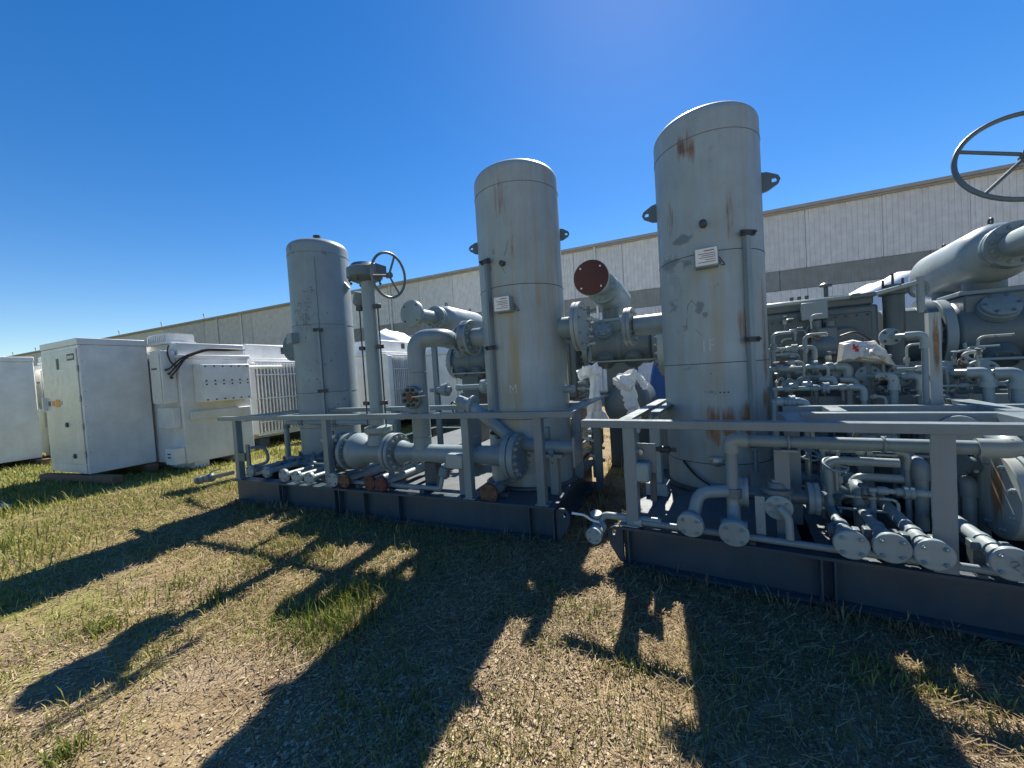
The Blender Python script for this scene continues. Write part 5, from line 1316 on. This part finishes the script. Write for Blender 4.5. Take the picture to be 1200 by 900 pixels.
a = B(893, 357, v=CVB - .5); b = B(1012, 346, v=CVB - .5); c = B(1078, 330, v=CVB - .5)
t.part('pipe', MB().tube([(a.x - .3, CVB - .5, b.z), (b.x, CVB - .5, b.z)], .022, 10), M_PALE)
t.part('upper_pipe', MB().tube([(b.x + .1, CVB - .5, b.z), (c.x, CVB - .5, c.z), (c.x, CVB - .5, c.z - .32)], .024, 10, .03), M_PALE)
t.part('valve', MB().lathe((b.x - .12, CVB - .5, b.z), (1, 0, 0), [(0, .022), (.02, .034), (.08, .034), (.1, .022), (.14, .03), (.2, .03), (.22, .02)], 12), M_MACH)
t.part('tee', MB().cyl((c.x, CVB - .5, c.z - .3), (c.x, CVB - .5, c.z + .05), .032, 12), M_PALE)
for uu in (a.x, a.x + .4): t.part('stay', MB().cyl((uu, CVB - .5, b.z), (uu, CVB - .42, b.z - .2), .016, 8), M_PALE)
# lubricator pump on the crankcase front and the bag beside it
p = B(967, 404, v=CVB - .62)
t = Thing('oil_pump', 'rounded grey oil pump on the crankcase front left of the plastic bag', 'pump', (p.x, CVB - .5, p.z), BF)
t.part('body', MB().lathe((p.x, CVB - .46, p.z - .02), (0, -1, 0), [(0, .14), (.12, .14), (.14, .12), (.17, .06)], 24).box((p.x - .12, CVB - .6, p.z), (p.x + .12, CVB - .46, p.z + .2)), M_MACH, bevel=.02)
t.part('caps', MB().cyl((p.x - .06, CVB - .56, p.z + .2), (p.x - .06, CVB - .56, p.z + .28), .045, 12).cyl((p.x + .06, CVB - .56, p.z + .2), (p.x + .06, CVB - .56, p.z + .26), .045, 12), M_MACH)
def bag():
    v = 1.75; r_ = random.Random(9); rr = np.random.default_rng(5)
    pts = [(980, 424), (983, 402), (997, 397), (1010, 400), (1024, 398), (1036, 410), (1043, 421), (1049, 431), (1036, 426), (1020, 427), (1000, 424)]
    P = [B(x, y, v=v) for x, y in pts]; c = sum((q for q in P), V()) / len(P)
    n = len(P); rings = 7; vs = []; fs = []
    for k in range(rings + 1):
        f = k / rings; dp = .17 * math.sqrt(max(0, 1 - f ** 2.2))
        for q in P:
            d = c.lerp(q, f); vs.append((d.x + r_.uniform(-.012, .012), v - dp + r_.uniform(-.028, .028) * (1 if k < rings else .3), d.z + r_.uniform(-.012, .012)))
    for k in range(rings):
        for i in range(n):
            j = (i + 1) % n; fs.append((k * n + i, k * n + j, (k + 1) * n + j, (k + 1) * n + i))
    m = len(vs); back = [(x, 2 * v - y, z) for x, y, z in vs]
    fs += [tuple(i + m for i in f[::-1]) for f in fs]
    t = Thing('plastic_bag', 'crumpled off white plastic bag with a red mark, draped over fittings', 'bag', (c.x, v, c.z - .12), BF)
    t.part('bag_skin', MB().add(vs + back, fs), M_BAG)
    a = B(996, 408, v=v)
    mb = MB()
    for dx, dz, s in ((0, 0, .018), (.015, -.022, .017), (-.006, .024, .011), (.02, .01, .009)):
        mb.plate([(a.x + dx - s, v - .165, a.z + dz - s * .8), (a.x + dx + s * .7, v - .16, a.z + dz - s), (a.x + dx + s, v - .16, a.z + dz + s * .6), (a.x + dx - s * .2, v - .165, a.z + dz + s * 1.3)], (0, -1, 0), .012)
    t.part('red_print', mb, M_REDP)
    h0 = B(985, 394, v=v); h1 = B(1022, 400, v=v); hm = B(1003, 388, v=v)
    t.part('tie_cord', MB().tube([h0, hm, h1], .012, 8, .1), M_CABLE)
    t.part('support', MB().cyl((c.x, v, DECK), (c.x, v, c.z - .06), .05, 12), M_MACH)
bag()
# tall stem valve with the large horizontal handwheel, upper right
def wheel_B():
    v = 1.60; c = B(1205, 181, v=v)
    t = Thing('gate_valve', 'tall stem valve whose large handwheel enters the upper right of the picture', 'valve', (c.x, v, DECK), BF)
    t.part('column', MB().cyl((c.x + .24, v + .14, 1.2), (c.x + .24, v + .14, c.z - .25), .07, 20), M_PAINT)
    t.part('valve_body', MB().lathe((c.x + .24, v + .14, DECK), (0, 0, 1), [(0, .09), (.25, .09), (.3, .13), (.6, .13), (.65, .09), (.9, .08)], 28), M_PAINT)
    t.part('gearbox', MB().lathe((c.x + .24, v + .14, c.z - .26), (0, 0, 1), [(0, .1), (.05, .17), (.16, .17), (.2, .1)], 24), M_MACH)
    t.part('stem', MB().tube([(c.x + .2, v + .14, c.z - .12), (c.x + .03, v + .07, c.z - .025), (c.x, v, c.z)], .026, 12), M_DARK)
    handwheel(t, c, (0.01, -.94, .34), .40, .019, M_MACH, 5, R(64))
wheel_B()

# ------------------------------------------------------------------ ground cover: grass, straw, stones
def skid_mask(x, y):
    """True where a skid or cabinet stands"""
    a = (x > -6.1) & (x < -1.22) & (y > 3.5) & (y < 8.6)
    u = (x - BF.o.x) * BF.eu.x + (y - BF.o.y) * BF.eu.y; v = (x - BF.o.x) * BF.ev.x + (y - BF.o.y) * BF.ev.y
    b = (u > 0.02) & (u < 5.2) & (v > 0.02) & (v < 5.0)
    c = (x > -12.5) & (x < -10.7) & (y > 3.45) & (y < 4.6)
    return a | b | c
def in_view(x, y, m=60):
    """keep what the camera (or a camera a step aside) can see"""
    q = np.stack([x, y, np.zeros_like(x) - CAM_H], -1) @ np.array(CAMROT)
    dz = np.maximum(-q[:, 2], 1e-3); px = 600 + FPX * q[:, 0] / dz; py = 450 - FPX * q[:, 1] / dz
    return (q[:, 2] < -0.1) & (px > -260) & (px < 1460) & (py < 1150)
def scatter(n, x0, x1, y0, y1, seed, falloff=2.2):
    r_ = np.random.default_rng(seed)
    # density falls with distance from the camera
    x = r_.uniform(x0, x1, n); y = r_.uniform(y0, y1, n)
    d = np.hypot(x, y); keep = r_.random(n) < np.clip((falloff / np.maximum(d, .4)) ** 1.25, 0, 1)
    x, y = x[keep], y[keep]; k = in_view(x, y) & ~skid_mask(x, y)
    return x[k], y[k], r_
def blade_mat(name, ca, cb, cc):
    m, nt, p = nodes_of(name)
    at = N(nt, 'ShaderNodeAttribute', attribute_name='tint')
    rr = N(nt, 'ShaderNodeValToRGB'); e = rr.color_ramp.elements
    e[0].position = 0; e[0].color = (*ca, 1); e[1].position = 1; e[1].color = (*cc, 1); el = e.new(.5); el.color = (*cb, 1)
    nt.links.new(at.outputs['Fac'], rr.inputs[0]); nt.links.new(rr.outputs[0], p.inputs['Base Color'])
    p.inputs['Roughness'].default_value = .6; p.inputs['Specular IOR Level'].default_value = .25
    tr = N(nt, 'ShaderNodeBsdfTranslucent'); nt.links.new(rr.outputs[0], tr.inputs[0])
    ms = N(nt, 'ShaderNodeMixShader'); ms.inputs[0].default_value = .35
    out = nt.nodes['Material Output']; nt.links.new(p.outputs[0], ms.inputs[1]); nt.links.new(tr.outputs[0], ms.inputs[2]); nt.links.new(ms.outputs[0], out.inputs[0])
    return m
def blades(name, label, cat, mat, x, y, r_, h, w, lean, tint, curl=.5, zoff=0.0):
    n = len(x); an = r_.uniform(0, 2 * math.pi, n); z = gz(x, y) + zoff
    dx, dy = np.cos(an), np.sin(an); sx, sy = -dy, dx
    ln = lean * r_.uniform(.3, 1.2, n)
    V5 = np.zeros((n, 5, 3))
    def P(t, wf, side):
        hor = h * ln * (t ** 1.6); ver = h * np.sqrt(np.clip(1 - (ln * t * curl * 2) ** 2, .02, 1)) * t
        return np.stack([x + dx * hor + sx * w * wf * side, y + dy * hor + sy * w * wf * side, z + ver], -1)
    V5[:, 0] = P(0.0, 1, -1); V5[:, 1] = P(0.0, 1, 1); V5[:, 2] = P(.55, .8, 1); V5[:, 3] = P(.55, .8, -1); V5[:, 4] = P(1.0, 0, 0)
    base = np.arange(n)[:, None] * 5
    me_ = bpy.data.meshes.new(name)
    me_.vertices.add(n * 5); me_.vertices.foreach_set('co', V5.reshape(-1))
    quads = (base + np.array([[0, 1, 2, 3]])); tris = (base + np.array([[3, 2, 4]]))
    loops = np.concatenate([quads.reshape(-1), tris.reshape(-1)])
    me_.loops.add(len(loops)); me_.loops.foreach_set('vertex_index', loops.astype(np.int32))
    me_.polygons.add(2 * n)
    st = np.concatenate([np.arange(n) * 4, 4 * n + np.arange(n) * 3]); me_.polygons.foreach_set('loop_start', st.astype(np.int32))
    me_.polygons.foreach_set('use_smooth', [True] * (2 * n))
    a = me_.attributes.new('tint', 'FLOAT', 'POINT'); a.data.foreach_set('value', np.repeat(tint, 5).astype(np.float32))
    me_.update(); me_.validate()
    o = link(name, me_, mat); o['kind'] = 'stuff'; o['label'] = label; o['category'] = cat
    return o
M_GRASS = blade_mat('grass_blades', (0.085, 0.125, 0.022), (0.22, 0.245, 0.055), (0.48, 0.39, 0.16))
M_STRAW = blade_mat('straw_blades', (0.10, 0.066, 0.036), (0.28, 0.20, 0.105), (0.54, 0.44, 0.26))

def greenness(x, y):
    g = .55 * vnoise(x, y, .9, 21) + .45 * vnoise(x, y, 2.3, 22) + np.clip((-x - 1.8) / 9, -.16, .22)
    return g
# short sward, denser and greener to the left
x, y, r_ = scatter(1000000, -19, 4.5, .35, 11, 31, 2.6)
g = greenness(x, y); k = r_.random(len(x)) < np.clip((g - .45) * 3.6, .02, 1)
x, y, g = x[k], y[k], g[k]; n = len(x)
d = np.hypot(x, y)
h = (r_.gamma(3.0, .0105, n) * (0.7 + .9 * np.clip(g - .35, 0, 1)) + .008) * (1 + .05 * d)
blades('grass', 'short patchy green grass spreading over the yard', 'grass', M_GRASS, x, y, r_, h, .0010 + .0005 * d, .8, np.clip(.92 - .75 * (g - .3) + r_.normal(0, .25, n), 0, 1))
# taller weeds in clumps
def clumps(spec, seed):
    r_ = np.random.default_rng(seed); X_, Y_, H_, T_ = [], [], [], []
    for cx, cy, n, rad, hh, tn in spec:
        a = r_.normal(0, rad, (n, 2)); X_.append(cx + a[:, 0]); Y_.append(cy + a[:, 1] * .8); H_.append(hh * r_.uniform(.35, 1.1, n)); T_.append(np.clip(tn + r_.normal(0, .2, n), 0, 1))
    return np.concatenate(X_), np.concatenate(Y_), np.concatenate(H_), np.concatenate(T_), r_
def G(px, py): q = WF.at(px, py, w=0); return q.x, q.y
spec = []
for px, py, n, rad, hh, tn in ((395, 725, 330, .15, .17, .22), (372, 745, 200, .14, .12, .3), (415, 700, 220, .11, .16, .25), (335, 735, 160, .15, .08, .4), (118, 735, 130, .08, .10, .3), (76, 880, 120, .06, .09, .25), (22, 640, 160, .2, .22, .6), (55, 650, 120, .2, .2, .6),
                               (10, 600, 200, .4, .25, .45), (690, 720, 160, .14, .09, .3), (735, 780, 200, .12, .08, .35), (655, 760, 180, .16, .07, .4), (1015, 790, 70, .07, .10, .5), (1110, 800, 140, .13, .08, .6), (1150, 830, 120, .15, .08, .7), (1060, 800, 60, .08, .09, .6),
                               (700, 545, 140, .12, .3, .85), (640, 690, 110, .08, .06, .3), (600, 715, 90, .1, .06, .25), (480, 800, 120, .2, .09, .25), (430, 840, 120, .2, .09, .2), (520, 860, 110, .16, .08, .25), (610, 830, 140, .15, .07, .35), (330, 640, 160, .12, .10, .6),
                               (380, 650, 150, .12, .11, .7), (300, 660, 120, .1, .08, .5), (880, 770, 110, .2, .07, .3), (830, 850, 120, .2, .07, .3), (940, 850, 120, .2, .07, .3), (760, 870, 160, .15, .07, .4), (560, 890, 160, .12, .06, .35), (640, 880, 180, .15, .06, .4),
                               (210, 690, 150, .18, .10, .4), (250, 700, 110, .12, .09, .35), (180, 760, 110, .12, .07, .4), (150, 560, 300, .5, .08, .45), (250, 545, 300, .5, .08, .45), (320, 530, 260, .4, .12, .3), (60, 580, 200, .5, .09, .5)):
    spec.append((*G(px, py), n, rad, hh, tn))
x, y, h, tn, r_ = clumps(spec, 41)
k = ~skid_mask(x, y); x, y, h, tn = x[k], y[k], h[k], tn[k]
blades('weeds', 'taller clumps of green and yellowing weeds', 'weeds', M_GRASS, x, y, r_, h, .0022 + .0006 * np.hypot(x, y), .55, tn)
# straw and dead stalks lying on the ground
x, y, r_ = scatter(520000, -14, 4.5, .35, 9, 51, 2.3)
dA = np.abs(y - 3.1) + .35 * np.clip(-6.3 - x, 0, 9); near = np.clip(1.2 - dA * .62, .10, 1)
k = r_.random(len(x)) < near * (.35 + .9 * vnoise(x, y, 1.3, 23)); x, y = x[k], y[k]; n = len(x)
blades('dry_straw', 'dry brown straw and dead stalks matted over the gravel', 'straw', M_STRAW, x, y, r_, r_.gamma(3, .009, n) + .008, .0009 + .0004 * np.hypot(x, y), 1.0, np.clip(r_.normal(.5, .28, n), 0, 1), .5, .004)
_rs = np.random.default_rng(91); spec = []
for k in range(90):
    f = _rs.random(); spec.append((-6.2 + 5.0 * f, 3.40 + _rs.normal(0, .05), int(_rs.integers(6, 22)), .05, _rs.uniform(.05, .16), _rs.uniform(.2, .8)))
for k in range(90):
    q = BF.world((3.6 * _rs.random(), -.06 + _rs.normal(0, .05), 0)); spec.append((q.x, q.y, int(_rs.integers(6, 22)), .05, _rs.uniform(.05, .15), _rs.uniform(.2, .8)))
for k in range(40):
    spec.append((-1.02 + _rs.normal(0, .06), 3.6 + 1.8 * _rs.random(), int(_rs.integers(6, 20)), .06, _rs.uniform(.08, .25), _rs.uniform(.3, .9)))
x, y, h, tn, r_ = clumps(spec, 43); k = ~skid_mask(x, y); x, y, h, tn = x[k], y[k], h[k], tn[k]
blades('dead_stalks', 'dead brown stalks standing against the skid beams', 'straw', M_STRAW, x, y, r_, h, .0016 + .0005 * np.hypot(x, y), .9, tn)
# lying stalks: thin flat slivers
def stalks(n, seed):
    x, y, r_ = scatter(n, -9, 4.5, .4, 7, seed, 2.6)
    k = r_.random(len(x)) < np.clip(1.2 - np.abs(y - 2.9) * .55, .15, 1); x, y = x[k], y[k]; n = len(x)
    L = r_.gamma(2.6, .022, n) + .015; an = r_.uniform(0, math.pi, n); w = .0008 + .0004 * np.hypot(x, y)
    z = gz(x, y) + r_.uniform(.006, .03, n); dz = r_.normal(0, .22, n) * L * .5
    dx, dy = np.cos(an) * L / 2, np.sin(an) * L / 2; sx, sy = -np.sin(an) * w, np.cos(an) * w
    v4 = np.stack([np.stack([x - dx - sx, y - dy - sy, z - dz], -1), np.stack([x + dx - sx, y + dy - sy, z + dz], -1), np.stack([x + dx + sx, y + dy + sy, z + dz + .001], -1), np.stack([x - dx + sx, y - dy + sy, z - dz + .001], -1)], 1)
    me_ = bpy.data.meshes.new('fallen_stalks'); me_.from_pydata(v4.reshape(-1, 3).tolist(), [], (np.arange(n)[:, None] * 4 + np.arange(4)).tolist())
    a = me_.attributes.new('tint', 'FLOAT', 'POINT'); a.data.foreach_set('value', np.repeat(np.clip(r_.normal(.55, .3, n), 0, 1), 4).astype(np.float32))
    o = link('fallen_stalks', me_, M_STRAW); o['kind'] = 'stuff'; o['label'] = 'pale fallen stalks strewn along the skid fronts'; o['category'] = 'straw'
stalks(260000, 61)
# stones
def stones(n, seed):
    x, y, r_ = scatter(n, -7, 4.5, .4, 5, seed, 1.7)
    k = r_.random(len(x)) < np.clip((vnoise(x, y, .8, 77) - .25) * 1.8, .08, 1); x, y = x[k], y[k]; n = len(x)
    ico = np.array([(1, 0, 0), (0, 1, 0), (-1, 0, 0), (0, -1, 0), (.7, .7, .75), (-.7, .7, .75), (-.7, -.7, .75), (.7, -.7, .75), (0, 0, -1)])
    fc = np.array([(0, 1, 4), (1, 2, 5), (2, 3, 6), (3, 0, 7), (0, 4, 7), (1, 5, 4), (2, 6, 5), (3, 7, 6), (4, 5, 6), (4, 6, 7), (1, 0, 8), (2, 1, 8), (3, 2, 8), (0, 3, 8)])
    s = np.clip(r_.gamma(2.0, .0017, n) + .0022, 0, .012)
    sc = np.stack([s * r_.uniform(.7, 1.3, n), s * r_.uniform(.7, 1.3, n), s * r_.uniform(.55, .95, n)], -1)
    jit = ico[None] * (1 + r_.normal(0, .13, (n, 9, 1))); an = r_.uniform(0, 6.28, n); c, s_ = np.cos(an)[:, None], np.sin(an)[:, None]
    q = jit * sc[:, None, :]; v = np.stack([q[..., 0] * c - q[..., 1] * s_ + x[:, None], q[..., 0] * s_ + q[..., 1] * c + y[:, None], q[..., 2] + (gz(x, y) + s * .15)[:, None]], -1)
    me_ = bpy.data.meshes.new('gravel')
    me_.vertices.add(n * 9); me_.vertices.foreach_set('co', v.reshape(-1))
    f = (np.arange(n)[:, None, None] * 9 + fc[None]).reshape(-1); me_.loops.add(len(f)); me_.loops.foreach_set('vertex_index', f.astype(np.int32))
    me_.polygons.add(n * 14); me_.polygons.foreach_set('loop_start', (np.arange(n * 14) * 3).astype(np.int32)); me_.polygons.foreach_set('use_smooth', [False] * (n * 14))
    a = me_.attributes.new('tint', 'FLOAT', 'POINT'); a.data.foreach_set('value', np.repeat(np.clip(r_.normal(.45, .25, n), 0, 1), 9).astype(np.float32))
    me_.update(); me_.validate()
    m, nt, p = nodes_of('gravel_stones'); at = N(nt, 'ShaderNodeAttribute', attribute_name='tint')
    nt.links.new(ramp(nt, at.outputs['Fac'], 0, 1, (.13, .09, .06, 1), (.56, .45, .30, 1)), p.inputs['Base Color']); p.inputs['Roughness'].default_value = .9
    o = link('gravel', me_, m); o['kind'] = 'stuff'; o['label'] = 'small pale gravel stones scattered on the ground'; o['category'] = 'gravel'
stones(420000, 71)

# print('TRIS', sum(len(o.data.polygons) for o in S.objects if o.type == 'MESH'), {o.name: len(o.data.polygons) for o in S.objects if o.get('kind') == 'stuff' and not o.parent})

# ------------------------------------------------------------------ bundles of small bore tubing and fittings on the right skid
def bundle(label, px0, py0, px1, py1, v0, v1, n, seed, dn=.35):
    r_ = random.Random(seed)
    a = B((px0 + px1) / 2, (py0 + py1) / 2, v=(v0 + v1) / 2)
    t = Thing('tubing_bundle', label, 'fittings', (a.x, (v0 + v1) / 2, a.z), BF, 'small bore tubing of the right skid')
    for k in range(n):
        x = r_.uniform(px0, px1); y = r_.uniform(py0, py1); v = r_.uniform(v0, v1); c = B(x, y, v=v)
        d = r_.choice(((1, 0, 0), (1, 0, 0), (0, 1, 0), (0, 0, 1))); d = V(d); L = r_.uniform(.12, .4); q = c + d * L
        r = r_.uniform(.008, .017); m = r_.choice((M_PAINT, M_MACH, M_PALE, M_PATCHY))
        t.part('tube', MB().tube([c, q, q + V((0, 0, -L * .6)) if abs(d.z) < .5 else q + V((L * .5, 0, 0))], r, 8, .05), m)
        f = c + d * L * r_.uniform(.2, .7)
        t.part('fitting', MB().lathe(f, d, [(0, r * 1.5), (.012, r * 2.0), (.045, r * 2.0), (.057, r * 1.5)], 10), r_.choice((M_PALE, M_PAINT, M_PATCHY)))
        if r_.random() < .4:
            t.part('valve_stem', MB().cyl(f, f + V((0, -.03, .09)), .008, 6).lathe(f + V((0, -.03, .09)), (0, -.2, 1), [(0, .03), (.012, .03), (.014, .02)], 10), M_MACH)
bundle('upper bundle of small tubing between the tallest tank and the plastic bag', 905, 425, 975, 462, 1.5, 2.1, 16, 1)
bundle('bundle of small tubing under the plastic bag', 980, 432, 1075, 466, 1.5, 2.1, 16, 2)
bundle('bundle of small tubing below the right compressor cylinder', 1095, 432, 1195, 466, 1.6, 2.2, 16, 3)
bundle('bundle of small tubing under the right rail left of the right post', 925, 512, 1085, 545, .9, 1.6, 12, 4)
bundle('bundle of small tubing between right post and stained blind flange', 1115, 510, 1165, 570, .7, 1.5, 10, 5)
bundle('bundle of small tubing low on the right deck near the capped pipes', 930, 575, 1000, 605, .3, .7, 6, 6)
bundle('bundle of tubing clipped to the right crankcase front', 905, 380, 965, 420, 2.3, 2.5, 10, 8)
